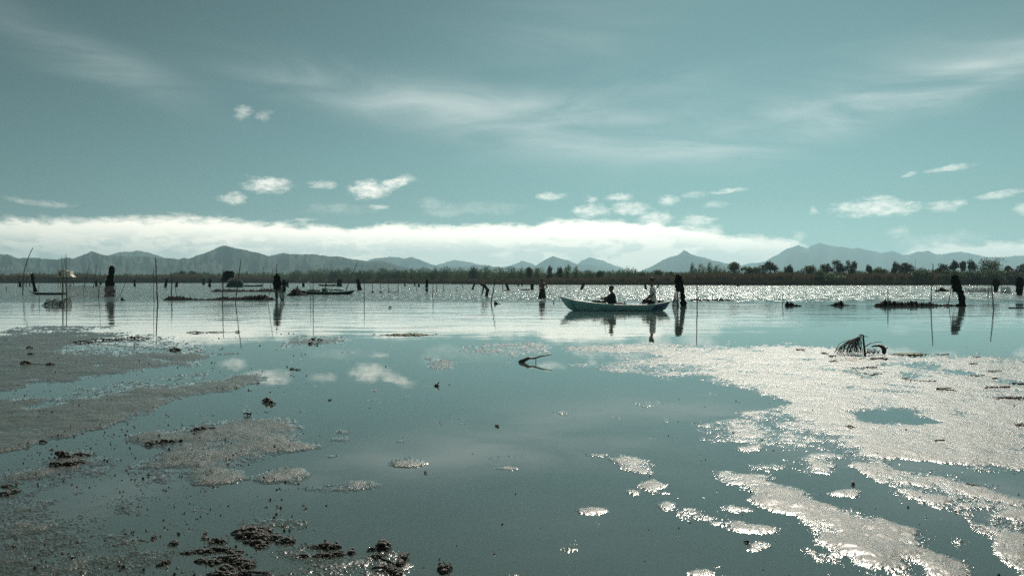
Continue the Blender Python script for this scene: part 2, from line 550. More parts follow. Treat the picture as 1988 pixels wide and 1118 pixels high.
# shallow, turbid water: mirror by Fresnel over murk, the bed showing through where thin
M['water'], t, out = mat_new('lagoon_water')
geo = t.new('ShaderNodeNewGeometry')
pos = geo.outputs['Position']
X, Y, Z = t.sep(pos)
open_w = t.ss(t.m('ADD', Y, t.m('MULTIPLY', t.noise(pos, 0.25, 3), 6.0)), 18.0, 30.0)       # open lagoon beyond the flats
wind = t.ss(t.m('ADD', Y, t.m('MULTIPLY', t.noise(t.comb(t.m('MULTIPLY', X, 0.3), Y, 0.0), 0.06, 4), 22.0)), 52.0, 68.0)  # breeze farther out
slow = t.noise(t.comb(t.m('MULTIPLY', X, 0.55), t.m('MULTIPLY', Y, 1.5), 0.0), 0.42, 4, 0.55, 0.5)
mid = t.noise(t.comb(t.m('MULTIPLY', X, 0.6), Y, 0.0), 2.2, 4, 0.55, 0.3)
fine = t.noise(t.comb(t.m('MULTIPLY', X, 0.8), Y, 0.0), 9.0, 4, 0.6)
gust = t.ss(t.noise(t.comb(t.m('MULTIPLY', X, 0.10), Y, 0.0), 0.22, 5, 0.6), 0.42, 0.62)
hgt = t.m('ADD', t.m('MULTIPLY', slow, t.m('MULTIPLY', open_w, 0.022)),
          t.m('ADD', t.m('MULTIPLY', mid, t.m('MULTIPLY', open_w, t.ss(gust, 0, 1, 0.0006, 0.0035))),
              t.m('MULTIPLY', t.m('ADD', t.m('MULTIPLY', mid, 0.15), t.m('MULTIPLY', fine, 0.035)), wind)))
hgt = t.m('ADD', hgt, t.m('MULTIPLY', t.noise(pos, 1.6, 3), 0.0006))
b = t.new('ShaderNodeBump')
b.inputs['Strength'].default_value = 1.0
b.inputs['Distance'].default_value = 1.0
t.put(b.inputs['Height'], hgt)
fr = t.new('ShaderNodeFresnel')
fr.inputs[0].default_value = 1.85
t.l.new(b.outputs[0], fr.inputs['Normal'])
gl = t.new('ShaderNodeBsdfGlossy')
gl.inputs['Color'].default_value = (0.97, 1.0, 0.99, 1)
glint = t.noise(t.comb(t.m('MULTIPLY', X, 4.2), t.m('MULTIPLY', Y, 0.42), 0.0), 1.0, 2, 0.7)
t.put(gl.inputs['Roughness'], t.m('ADD', 0.012, t.m('MULTIPLY', wind, t.ss(glint, 0.52, 0.72, 0.06, 0.50))))
t.l.new(b.outputs[0], gl.inputs['Normal'])
murk = t.new('ShaderNodeBsdfDiffuse')
t.put(murk.inputs[0], t.mix(open_w, (0.135, 0.18, 0.16, 1), (0.08, 0.12, 0.115, 1)))
tr = t.new('ShaderNodeBsdfTransparent')
tr.inputs[0].default_value = (0.72, 0.80, 0.76, 1)
body = t.new('ShaderNodeMixShader')
t.put(body.inputs[0], t.ss(open_w, 0, 1, 0.40, 0.97))
t.l.new(tr.outputs[0], body.inputs[1])
t.l.new(murk.outputs[0], body.inputs[2])
surf = t.new('ShaderNodeMixShader')
t.l.new(fr.outputs[0], surf.inputs[0])
t.l.new(body.outputs[0], surf.inputs[1])
t.l.new(gl.outputs[0], surf.inputs[2])
t.l.new(surf.outputs[0], out.inputs[0])

# wooded mountains
M['mount'], t, out = mat_new('wooded_mountain')
p = t.new('ShaderNodeBsdfPrincipled')
pos = t.new('ShaderNodeNewGeometry').outputs['Position']
n = t.noise(pos, 0.006, 8, 0.6)
t.l.new(t.mix(t.ss(n, 0.35, 0.65), (0.022, 0.04, 0.036, 1), (0.07, 0.085, 0.07, 1)), p.inputs['Base Color'])
p.inputs['Roughness'].default_value = 0.95
p.inputs['Specular IOR Level'].default_value = 0.0
t.l.new(p.outputs[0], out.inputs[0])


# ------------------------------------------------------------------ the flats
def poly_mask(XX, YY, pts):
    ins = np.zeros(XX.shape, bool)
    n = len(pts)
    for i in range(n):
        x1, y1 = pts[i]
        x2, y2 = pts[(i + 1) % n]
        if y1 == y2:
            continue
        cond = ((y1 > YY) != (y2 > YY)) & (XX < (x2 - x1) * (YY - y1) / (y2 - y1) + x1)
        ins ^= cond
    return ins


SX, SY = 4.0, 2.0                                 # cells of the survey plan of the flats
gx = np.arange(-420, 2420, SX)
gy = np.arange(622, 1240, SY)
PX, PY = np.meshgrid(gx, gy)
wob = (fbm(PX / 60, PY / 16, 4, 3) - 0.5)
wob2 = (fbm(PX / 70, PY / 18, 4, 9) - 0.5)
QX, QY = PX + wob * 46, PY + wob2 * 13
LV = np.full(PX.shape, 0.20)
LV += (fbm(PX / 260, PY / 60, 3, 5) - 0.5) * 0.12
LV -= np.clip((668 - PY) / 40, 0, 1) * 0.2


def P(level, pts):
    m = poly_mask(QX, QY, pts)
    LV[m] = level


def E(level, x, y, rx, ry, rot=0):
    c, s = math.cos(math.radians(rot)), math.sin(math.radians(rot))
    u, v = (QX - x), (QY - y)
    a = (u * c + v * s) / rx
    b = (-u * s + v * c) / ry
    k = np.clip(1.25 - (a * a + b * b), 0, 1) ** 0.6
    level = min(level + 0.10, 0.92)
    np.maximum(LV, LV * (1 - k) + level * k, out=LV)


# left flats
P(.80, [(-420, 652), (0, 645), (30, 637), (70, 631), (150, 628), (220, 631), (252, 636), (170, 640), (100, 643), (30, 648), (-420, 662)])
P(.50, [(60, 650), (250, 644), (330, 650), (395, 678), (440, 690), (380, 712), (250, 722), (100, 735), (60, 690)])
P(.88, [(-420, 668), (0, 652), (60, 648), (160, 645), (230, 648), (250, 654), (200, 662), (140, 672), (100, 684), (160, 692), (220, 692), (280, 690), (330, 684),
        (395, 688), (412, 694), (370, 703), (300, 710), (250, 720), (190, 729), (130, 738), (60, 748), (0, 757), (-420, 800)])
P(.54, [(150, 658), (240, 652), (300, 664), (270, 680), (180, 690), (120, 684)])
P(.48, [(100, 762), (300, 730), (420, 715), (400, 735), (250, 762), (120, 776)])
P(.90, [(-420, 830), (0, 779), (60, 776), (110, 772), (170, 768), (250, 764), (330, 752), (400, 738), (450, 729), (505, 726), (512, 735), (490, 746), (440, 758), (375, 768),
        (330, 783), (260, 810), (190, 832), (110, 850), (50, 866), (0, 881), (-420, 960)])
P(.40, [(40, 790), (110, 776), (150, 776), (100, 790), (55, 797)])
P(.60, [(235, 858), (300, 838), (400, 822), (470, 810), (570, 810), (600, 835), (600, 870), (560, 885), (500, 900), (430, 915), (350, 935), (280, 950), (225, 930), (260, 898), (320, 872)])
P(.80, [(300, 885), (350, 850), (440, 828), (480, 816), (560, 815), (575, 835), (550, 858), (500, 870), (430, 890), (360, 905), (310, 905)])
E(.75, 285, 850, 45, 9)
P(.48, [(-420, 930), (0, 905), (100, 880), (190, 876), (250, 890), (220, 920), (100, 950), (0, 985), (-420, 1060)])
E(.72, 130, 890, 60, 14, -8)
E(.72, 50, 925, 55, 10, -14)
P(.44, [(-420, 1040), (0, 985), (120, 955), (250, 945), (310, 965), (270, 1000), (300, 1045), (360, 1050), (500, 1000), (590, 1010), (620, 1050), (790, 1070), (810, 1240), (-420, 1240)])
P(.50, [(-420, 1110), (0, 1060), (160, 1035), (280, 1060), (330, 1090), (420, 1100), (520, 1090), (600, 1110), (600, 1240), (-420, 1240)])
E(.40, 450, 1066, 150, 40)
E(.40, 745, 1092, 60, 28)
E(.40, 630, 1070, 60, 18)
E(.60, 245, 1040, 40, 18)
E(.60, 500, 1012, 70, 12)
E(.76, 425, 925, 65, 18, -4)
E(.74, 545, 924, 56, 18, -4)
# islands in the pool
for e in [(.80, 790, 899, 40, 13), (.76, 778, 857, 21, 5), (.78, 700, 942, 46, 12), (.52, 640, 950, 60, 12), (.68, 655, 838, 14, 4), (.66, 650, 852, 20, 4), (.68, 608, 865, 20, 6),
          (.66, 562, 868, 22, 6), (.70, 648, 886, 26, 5), (.74, 990, 910, 18, 6), (.60, 850, 707, 34, 8), (.64, 585, 769, 14, 3), (.60, 725, 757, 13, 3),
          (.6, 575, 802, 9, 3), (.6, 612, 812, 9, 2.5), (.66, 430, 772, 12, 3), (.6, 300, 752, 16, 3), (.6, 370, 745, 16, 3), (.6, 65, 757, 14, 3), (.6, 440, 690, 16, 3),
          (.66, 480, 803, 12, 4), (.66, 520, 778, 16, 4)]:
    E(*e)
P(.72, [(515, 672), (545, 665), (575, 652), (640, 651), (688, 656), (660, 664), (610, 670), (560, 673)])
P(.70, [(875, 680), (910, 670), (960, 666), (1050, 667), (1085, 671), (1066, 684), (1010, 692), (930, 689)])
# right flats
P(.80, [(1096, 671), (1160, 667), (1300, 667), (1500, 671), (1620, 676), (1700, 684), (1800, 690), (1988, 694), (2420, 705), (2420, 1010), (1988, 930), (1920, 915), (1850, 904), (1790, 893), (1720, 888),
        (1640, 880), (1560, 868), (1480, 860), (1400, 858), (1335, 848), (1345, 832), (1400, 812), (1450, 800), (1510, 794), (1540, 786), (1525, 773), (1480, 763), (1420, 750),
        (1360, 738), (1310, 734), (1260, 728), (1180, 719), (1100, 710), (1090, 702), (1150, 706), (1230, 700), (1290, 694), (1240, 686), (1150, 684), (1100, 684)])
P(.60, [(1090, 700), (1160, 706), (1260, 700), (1340, 715), (1420, 740), (1370, 741), (1300, 735), (1180, 720), (1100, 711)])
P(.60, [(1335, 850), (1340, 830), (1420, 806), (1540, 790), (1640, 830), (1700, 865), (1640, 885), (1500, 868)])
P(.20, [(1650, 802), (1700, 798), (1770, 803), (1842, 819), (1785, 823), (1700, 821), (1660, 813)])
P(.30, [(1700, 702), (1790, 708), (1900, 722), (1870, 726), (1780, 716), (1720, 708)])
P(.36, [(1730, 726), (1800, 728), (1830, 733), (1760, 734)])
P(.36, [(1900, 735), (2000, 740), (2100, 750), (1960, 746)])
P(.36, [(1520, 880), (1600, 884), (1720, 893), (1820, 908), (1950, 918), (2100, 950), (2080, 965), (1920, 938), (1800, 918), (1700, 903), (1560, 894)])
P(.66, [(1640, 895), (1720, 903), (1800, 922), (1880, 943), (1988, 962), (2420, 1040), (2420, 1240), (2050, 1240), (1960, 1100), (1920, 1045), (1850, 1000), (1780, 965), (1700, 935)])
P(.45, [(1800, 985), (1900, 960), (1950, 990), (1900, 1010)])
for e in [(.64, 1440, 915, 75, 22), (.70, 1450, 870, 32, 8), (.56, 1540, 900, 90, 14), (.66, 1535, 975, 82, 26, 8), (.66, 1425, 990, 46, 9, 4), (.60, 1400, 1008, 60, 14, 10), (.62, 1470, 1025, 60, 10, 4),
          (.60, 1690, 1040, 105, 45, 14), (.62, 1600, 1020, 60, 30, 20), (.64, 1680, 1075, 90, 18, 14), (.78, 1468, 1062, 28, 13), (.78, 1152, 992, 30, 10), (.78, 1270, 943, 30, 8, 6), (.66, 1222, 957, 16, 7),
          (.68, 1298, 984, 18, 10), (.54, 1345, 1000, 30, 14), (.60, 1230, 900, 45, 16, 8), (.60, 1165, 884, 50, 6, 3), (.70, 1265, 854, 16, 4), (.70, 1245, 794, 13, 3), (.66, 1305, 816, 14, 3), (.62, 1375, 764, 16, 3),
          (.62, 1370, 774, 14, 3), (.68, 1105, 803, 16, 3.5), (.68, 1060, 811, 13, 3.5), (.66, 1140, 778, 14, 3), (.7, 1650, 957, 36, 8, 4), (.55, 1580, 912, 50, 14), (.62, 1850, 1105, 60, 20, 18), (.66, 1970, 1065, 36, 40, 20),
          (.60, 1310, 740, 14, 2), (.62, 1150, 838, 8, 3), (.6, 1050, 770, 7, 3), (.66, 1590, 885, 34, 7), (.45, 1530, 820, 60, 8), (.5, 1100, 1065, 25, 9), (.5, 1350, 1110, 30, 8)]:
    E(*e)
E(.24, 1480, 1008, 45, 8, 2)
for _ in range(170):                              # little domes of mud all over
    x_, y_ = random.uniform(-300, 1500), random.uniform(670, 1100)
    if random.random() < 0.7 and x_ > 700:
        continue
    E(random.uniform(.42, .58), x_, y_, random.uniform(5, 14), random.uniform(2, 4))


def blur(a, n):
    for _ in range(n):
        a = (np.roll(a, 1, 1) + 2 * a + np.roll(a, -1, 1)) / 4
        a = (np.roll(a, 1, 0) + 2 * a + np.roll(a, -1, 0)) / 4
    return a


LVb = 0.5 * blur(LV, 2) + 0.5 * blur(LV, 22)

# mesh of the flats, finer near by
XS = np.linspace(-400, 2390, 1060)
YS = np.concatenate([np.linspace(626, 1230, 520), [1300, 1450, 1800]])
d_c, d_s = math.cos(PITCH), math.sin(PITCH)
VX, VY = np.meshgrid(XS, YS)
u, v = (VX - CX) / F, -(VY - CY) / F
dyv, dzv = d_c + v * d_s, -d_s + v * d_c
tt = -H / dzv
WX, WY = u * tt, dyv * tt
fi = np.clip((VX - gx[0]) / SX, 0, len(gx) - 1.001)
fj = np.clip((VY - gy[0]) / SY, 0, len(gy) - 1.001)
i0, j0 = fi.astype(int), fj.astype(int)
a, b = fi - i0, fj - j0
lev = (LVb[j0, i0] * (1 - a) + LVb[j0, i0 + 1] * a) * (1 - b) + (LVb[j0 + 1, i0] * (1 - a) + LVb[j0 + 1, i0 + 1] * a) * b
HZ = (lev - 0.5) * 0.034
HZ += (fbm(WX * 2.2, WY * 2.2, 3, 21) - 0.5) * 0.018                     # undulation
HZ += (fbm(WX * 7, WY * 6, 5, 31, 0.6) - 0.5) * 0.017                        # lumps
lowr = np.clip((VX - 1250) / 150, 0, 1) * np.clip((VY - 850) / 60, 0, 1)
HZ += ((fbm(WX * 3.4 + 5, WY * 2.6, 5, 41, 0.62) - 0.5) * 0.032 + 0.0030) * lowr            # broken, half drowned patches
gr = RNG.random(HZ.shape)
gr2 = blur(RNG.random(HZ.shape), 1)
spike = np.where(RNG.random(HZ.shape) < 0.33, RNG.random(HZ.shape), -0.25 * RNG.random(HZ.shape))
wet = np.exp(-(HZ / 0.007) ** 2)                                          # grains stand out most where the film of water thins
dist = np.clip(WY / 6.0, 0.8, 2.2)
HZ += (spike * 0.0065 + (gr2 - 0.5) * 0.010) * wet * dist + (gr - 0.5) * 0.0014 * dist
HZ[:6, :] = np.minimum(HZ[:6, :], -0.02)
HZ[0, :] = -0.3
HZ[:, 0] = -0.3
HZ[:, -1] = -0.3
HZ = np.clip(HZ, -0.3, 0.06)
nr, nc = HZ.shape
co = np.stack([WX, WY, HZ], -1).reshape(-1, 3).astype(np.float32)
idx = np.arange(nr * nc).reshape(nr, nc)
quads = np.stack([idx[1:, :-1], idx[1:, 1:], idx[:-1, 1:], idx[:-1, :-1]], -1).reshape(-1, 4).astype(np.int32)


def big_mesh(name, co, quads, mat, smooth=True):
    me = bpy.data.meshes.new(name)
    nq, k = quads.shape
    me.vertices.add(len(co))
    me.vertices.foreach_set('co', np.ascontiguousarray(co, dtype=np.float32).ravel())
    me.loops.add(nq * k)
    me.loops.foreach_set('vertex_index', np.ascontiguousarray(quads, dtype=np.int32).ravel())
    me.polygons.add(nq)
    me.polygons.foreach_set('loop_start', np.arange(0, nq * k, k, dtype=np.int32))
    me.polygons.foreach_set('use_smooth', np.full(nq, smooth))
    me.materials.append(mat)
    me.update()
    me.validate()
    return me


def mud_h(x, y):
    """height of the flats at a point of the photograph's ground"""
    j = int(np.argmin(np.abs(YS - y)))
    i = int(np.argmin(np.abs(XS - x)))
    return float(HZ[j, i])


tag(link('mud_flat', big_mesh('mud_flat', co, quads, M['mud'])), 'grey brown wet mud flats rising out of the shallow pools', kind='structure')

# lake bed sheet to the horizon and the water on it
S = 40000
tag(make('ground', [(-S, -S, -.8), (S, -S, -.8), (S, S, -.8), (-S, S, -.8)], [(0, 1, 2, 3)], M['land']), 'wide flat ground under lagoon and land', kind='structure')
tag(make('water', [(-900, -30, 0), (900, -30, 0), (900, 900, 0), (-900, 900, 0)], [(0, 1, 2, 3)], M['water']), 'shallow lagoon water mirroring the pale sky', kind='structure')

# ------------------------------------------------------------------ far shore
SHX = [-700, 0, 300, 600, 850, 1000, 1200, 1500, 1988, 2700]
SHY = [549.6, 549.5, 549.3, 549.5, 551, 552.6, 553.2, 554.2, 553.6, 553]
RTX = [-700, 0, 300, 420, 560, 700, 900, 1000, 1100, 1250, 1330, 1500, 1700, 1988, 2700]
RTY = [531, 532, 534, 534, 537, 541, 543, 541, 538, 537, 531, 529.5, 528.5, 529, 528]


def shore_y(x):
    return float(np.interp(x, SHX, SHY))


def shore_D(x):
    return gp(x, shore_y(x)).y


rows = []
xs = np.linspace(-700, 2700, 240)
for k, (db, z) in enumerate([(-4, -0.5), (0, 0.02), (2.5, 0.28), (8, 0.55), (25, 0.75), (70, 0.8), (250, 1.0), (3000, 1.2), (12000, 1.3)]):
    r = []
    for x in xs:
        D = shore_D(x) + db + 2.2 * (fbm(np.array([x / 22.0]), np.array([3.0]), 3, 4)[0] - 0.5) * (1 if k < 4 else 0)
        r.append(Vector(((x - CX) / F * D, D, z)))
    rows.append(r)
mb = MB().grid(rows)
tag(mb.make('far_bank', M['land']), 'low marshy bank along the far side of the lagoon', kind='structure')


# mountains
def ridge(name, pts, D, label, seed, front=0.33, back=0.3):
    xs = np.linspace(pts[0][0], pts[-1][0], int((pts[-1][0] - pts[0][0]) / 1.6) + 2)
    ys = np.interp(xs, [p_[0] for p_ in pts], [p_[1] for p_ in pts])
    ys = ys + (fbm(xs / 18, xs * 0 + seed, 5, seed, 0.6) - 0.5) * 5.0
    ks = np.concatenate([np.linspace(-1, 0, 40), np.linspace(0.12, 1, 8)])
    K, X_ = np.meshgrid(ks, xs, indexing='ij')
    hg = np.maximum(H + (HOR - ys) / F * D, 3.0)[None, :] + K * 0
    dd = D * (1 + np.where(K < 0, front * K, back * K))
    s = 1 - np.abs(K)
    sp = 1.0 - 2.4 * np.abs(fbm(X_ / 30.0 + K * 1.5 * math.sin(seed), K * 2.0 + seed, 5, seed, 0.6) - 0.5) - 0.55
    z = hg * s ** 1.25 * (1 + sp * 1.5 * (1 - s) * (0.3 + s) * 2.2)
    z = np.where(K < 0, np.minimum(z, hg * (dd / D) * 0.985 + 2), z)
    co = np.stack([(X_ - CX) / F * dd, dd, z - 1.0], -1).reshape(-1, 3)
    ix = np.arange(K.size).reshape(K.shape)
    q = np.stack([ix[:-1, :-1], ix[:-1, 1:], ix[1:, 1:], ix[1:, :-1]], -1).reshape(-1, 4)
    tag(link(name, big_mesh(name, co, q, M['mount'])), label, kind='structure')


ridge('mountain_range', [(-700, 505), (-400, 490), (-200, 500), (-60, 490), (0, 494), (14, 493), (24, 496), (35, 502), (45, 499), (75, 501), (112, 503), (130, 499), (143, 501), (160, 494), (178, 487.5), (192, 492), (207, 494.5),
                         (240, 497), (300, 499), (323, 501), (345, 503), (357, 500), (369, 503), (380, 497), (402, 489), (423, 480), (436, 477), (459, 482), (468, 483), (495, 489), (521, 496),
                         (536, 494), (554, 490), (566, 493), (606, 494), (656, 498), (692, 504), (719, 508), (735, 506), (760, 512), (800, 522), (850, 533)], 3600, 'darker blue ridge along the left half of the horizon', 3)
ridge('mountain_range', [(150, 535), (200, 500), (225, 491), (245, 488), (265, 487), (285, 489), (305, 496), (340, 508), (380, 500), (430, 505), (480, 535)], 5600, 'pale rounded ridge behind the left mountains', 5)
ridge('mountain_range', [(640, 535), (690, 512), (730, 501), (758, 498), (785, 502.5), (799, 500), (817, 506), (835, 511), (860, 518), (910, 517), (949, 515), (965, 520), (1000, 535)], 6600, 'hazy double-humped ridge left of the centre', 8)
ridge('mountain_range', [(820, 535), (850, 514), (882, 503), (905, 507), (930, 514), (970, 519), (997, 513), (1013, 505), (1035, 512), (1080, 535)], 9000, 'faint far ridge under the cloud near the centre', 12)
ridge('mountain_range', [(1000, 535), (1030, 519), (1044, 513), (1060, 503), (1074, 496), (1090, 502), (1120, 513), (1146, 512), (1162, 517), (1200, 525), (1230, 536)], 7600, 'small pointed peak above the centre trees', 14)
ridge('mountain_range', [(1100, 535), (1131, 503), (1145, 499), (1170, 506), (1207, 519), (1230, 536)], 9800, 'faint slope fading into cloud behind the pointed peak', 17)
ridge('mountain_range', [(1215, 536), (1246, 525), (1275, 512), (1300, 498), (1318, 493), (1328, 486), (1339, 491.5), (1364, 500), (1400, 508), (1414, 512), (1441, 519), (1500, 530), (1540, 536)], 7200, 'steep lone peak rising right of the centre', 19)
ridge('mountain_range', [(1380, 536), (1442, 514), (1487, 507), (1509, 494), (1528, 482), (1550, 476), (1569, 481), (1577, 476), (1591, 471.5), (1609, 476), (1648, 481), (1670, 480.5), (1711, 491), (1734, 487), (1752, 495),
                         (1777, 490), (1802, 487), (1818, 493), (1845, 491), (1866, 488), (1886, 492), (1902, 496), (1930, 501), (1961, 498), (1988, 495), (2100, 485), (2300, 500), (2500, 492), (2700, 505)], 8600, 'long pale mountain range at the right', 23)

# haze over the land: one closed box of even air
hz = MB().box((0, 6900, 268), (24000, 15000, 540))
M['haze'], t, out = mat_new('haze_air')
pv = t.new('ShaderNodeVolumePrincipled')
pv.inputs['Color'].default_value = (0.50, 0.82, 0.95, 1)
pv.inputs['Density'].default_value = 0.000135
pv.inputs['Anisotropy'].default_value = 0.35
t.l.new(pv.outputs[0], out.inputs['Volume'])
hzo = hz.make('haze', M['haze'], smooth=False)
tag(hzo, 'thin pale haze lying over the lagoon and the land', kind='stuff')
#@@NEXT
# ------------------------------------------------------------------ reeds and scrub of the far shore
def fast_tris(name, V, Fc, mat, label, kind='stuff'):
    co = np.array(V, dtype=np.float32)
    q = np.array(Fc, dtype=np.int32)
    return tag(link(name, big_mesh(name, co, q, mat, False)), label, kind=kind)


def blades(n, x0, x1, ytop_fn, back0, back1, wid, rng, lean=0.10, jitter=0.35, z0=0.0):
    xs = rng.uniform(x0, x1, n)
    bk = rng.uniform(0, 1, n) ** 1.5 * (back1 - back0) + back0
    Ds = np.interp(xs, np.linspace(-700, 2700, 400), [shore_D(q) for q in np.linspace(-700, 2700, 400)]) + bk
    clump = fbm(xs / 9, bk * 0.25, 3, 77)
    yt = ytop_fn(xs) + (0.5 - fbm(xs / 34, xs * 0 + 2.0, 3, 78)) * 7 + (0.55 - clump) * 9 * jitter + rng.normal(0, 1, n) * 2.2 * jitter
    zt = H + (HOR - yt) / F * Ds
    zb = np.interp(bk, [0, 2.5, 8, 25, 70], [z0, 0.28, 0.55, 0.75, 0.8]) - 0.1
    zt = np.maximum(zt, zb + 0.35)
    hgt = zt - zb
    X = (xs - CX) / F * Ds
    w = wid * rng.uniform(0.6, 1.5, n) * Ds / 140.0
    an = rng.uniform(0, math.pi, n)
    lx = rng.normal(0.02, lean, n) * hgt
    ly = rng.normal(0, lean, n) * hgt
    a = np.stack([X - np.cos(an) * w, Ds - np.sin(an) * w, zb], -1)
    b = np.stack([X + np.cos(an) * w, Ds + np.sin(an) * w, zb], -1)
    m1 = np.stack([X + lx * .4 + np.cos(an) * w * .9, Ds + ly * .4 + np.sin(an) * w * .9, zb + hgt * 0.6], -1)
    m2 = np.stack([X + lx * .4 - np.cos(an) * w * .9, Ds + ly * .4 - np.sin(an) * w * .9, zb + hgt * 0.6], -1)
    tp = np.stack([X + lx, Ds + ly, zt], -1)
    V = np.stack([a, b, m1, m2, tp], 1).reshape(-1, 3)
    k = np.arange(n)[:, None] * 5
    T = np.concatenate([k + np.array([[0, 1, 2]]), k + np.array([[0, 2, 3]]), k + np.array([[3, 2, 4]])])
    return V, T


rt = lambda xs: np.interp(xs, RTX, RTY)
V, T = blades(46000, -650, 2650, lambda x: rt(x), 3.0, 26.0, 0.055, RNG, 0.10, 0.6)
fast_tris('reed_bed', V, T, M['reed'], 'brown green bed of reeds along the far bank')
V, T = blades(26000, -650, 2650, lambda x: rt(x) + (np.interp(x, SHX, SHY) - rt(x)) * 0.55, -0.5, 3.2, 0.05, RNG, 0.16, 0.5)
fast_tris('shore_sedge', V, T, M['reed_low'], 'dark tangled sedge fringing the far waterline')
# low wood behind, reading as one mass
V, T = blades(16000, -650, 2650, lambda x: np.interp(x, [-700, 0, 250, 340, 600, 900, 1300, 1800, 2700], [531, 532, 533, 532, 531, 530, 530, 528, 526]), 40, 70, 0.16, RNG, 0.12, 1.0)
fast_tris('far_scrub', V, T, M['leaf_mid'], 'low green scrub in a broken line behind the reeds')

# leafy scrub in uneven clumps along the bank
nb_ = 560
bx = RNG.uniform(-650, 2650, nb_)
right = np.clip((bx - 1250) / 300, 0, 1)
lo = np.clip((700 - bx) / 300, 0, 1)
by_ = RNG.uniform(-1, 1, nb_) * 2.0 + np.interp(bx, [-700, 300, 600, 900, 1300, 1800, 2700], [534, 534, 531, 529, 528, 523.5, 522]) + (0.5 - fbm(bx / 60, bx * 0, 3, 91)) * 10
VV = []
for x_, y_ in zip(bx, by_):
    D_ = shore_D(float(x_)) + RNG.uniform(16, 45)
    kk = D_ / F
    rw_ = RNG.uniform(5, 13) * kk
    rh_ = RNG.uniform(4, 8) * kk
    m_ = 90
    d_ = RNG.normal(0, 1, (m_, 3))
    d_ /= np.linalg.norm(d_, axis=1, keepdims=True)
    d_ *= RNG.random((m_, 1)) ** 0.4
    c_ = d_ * np.array([rw_, rw_, rh_]) + np.array([(x_ - CX) * kk, D_, H + (HOR - y_) * kk - rh_])
    a_ = RNG.normal(0, 1, (m_, 3)) * kk * 0.75
    b_ = RNG.normal(0, 1, (m_, 3)) * kk * 0.75
    VV.append(np.stack([c_ - a_, c_ + b_, c_ + a_], 1).reshape(-1, 3))
VV = np.concatenate(VV)
fast_tris('bank_scrub', VV, np.arange(len(VV)).reshape(-1, 3), M['leaf_mid'], 'uneven belt of leafy scrub behind the reeds')


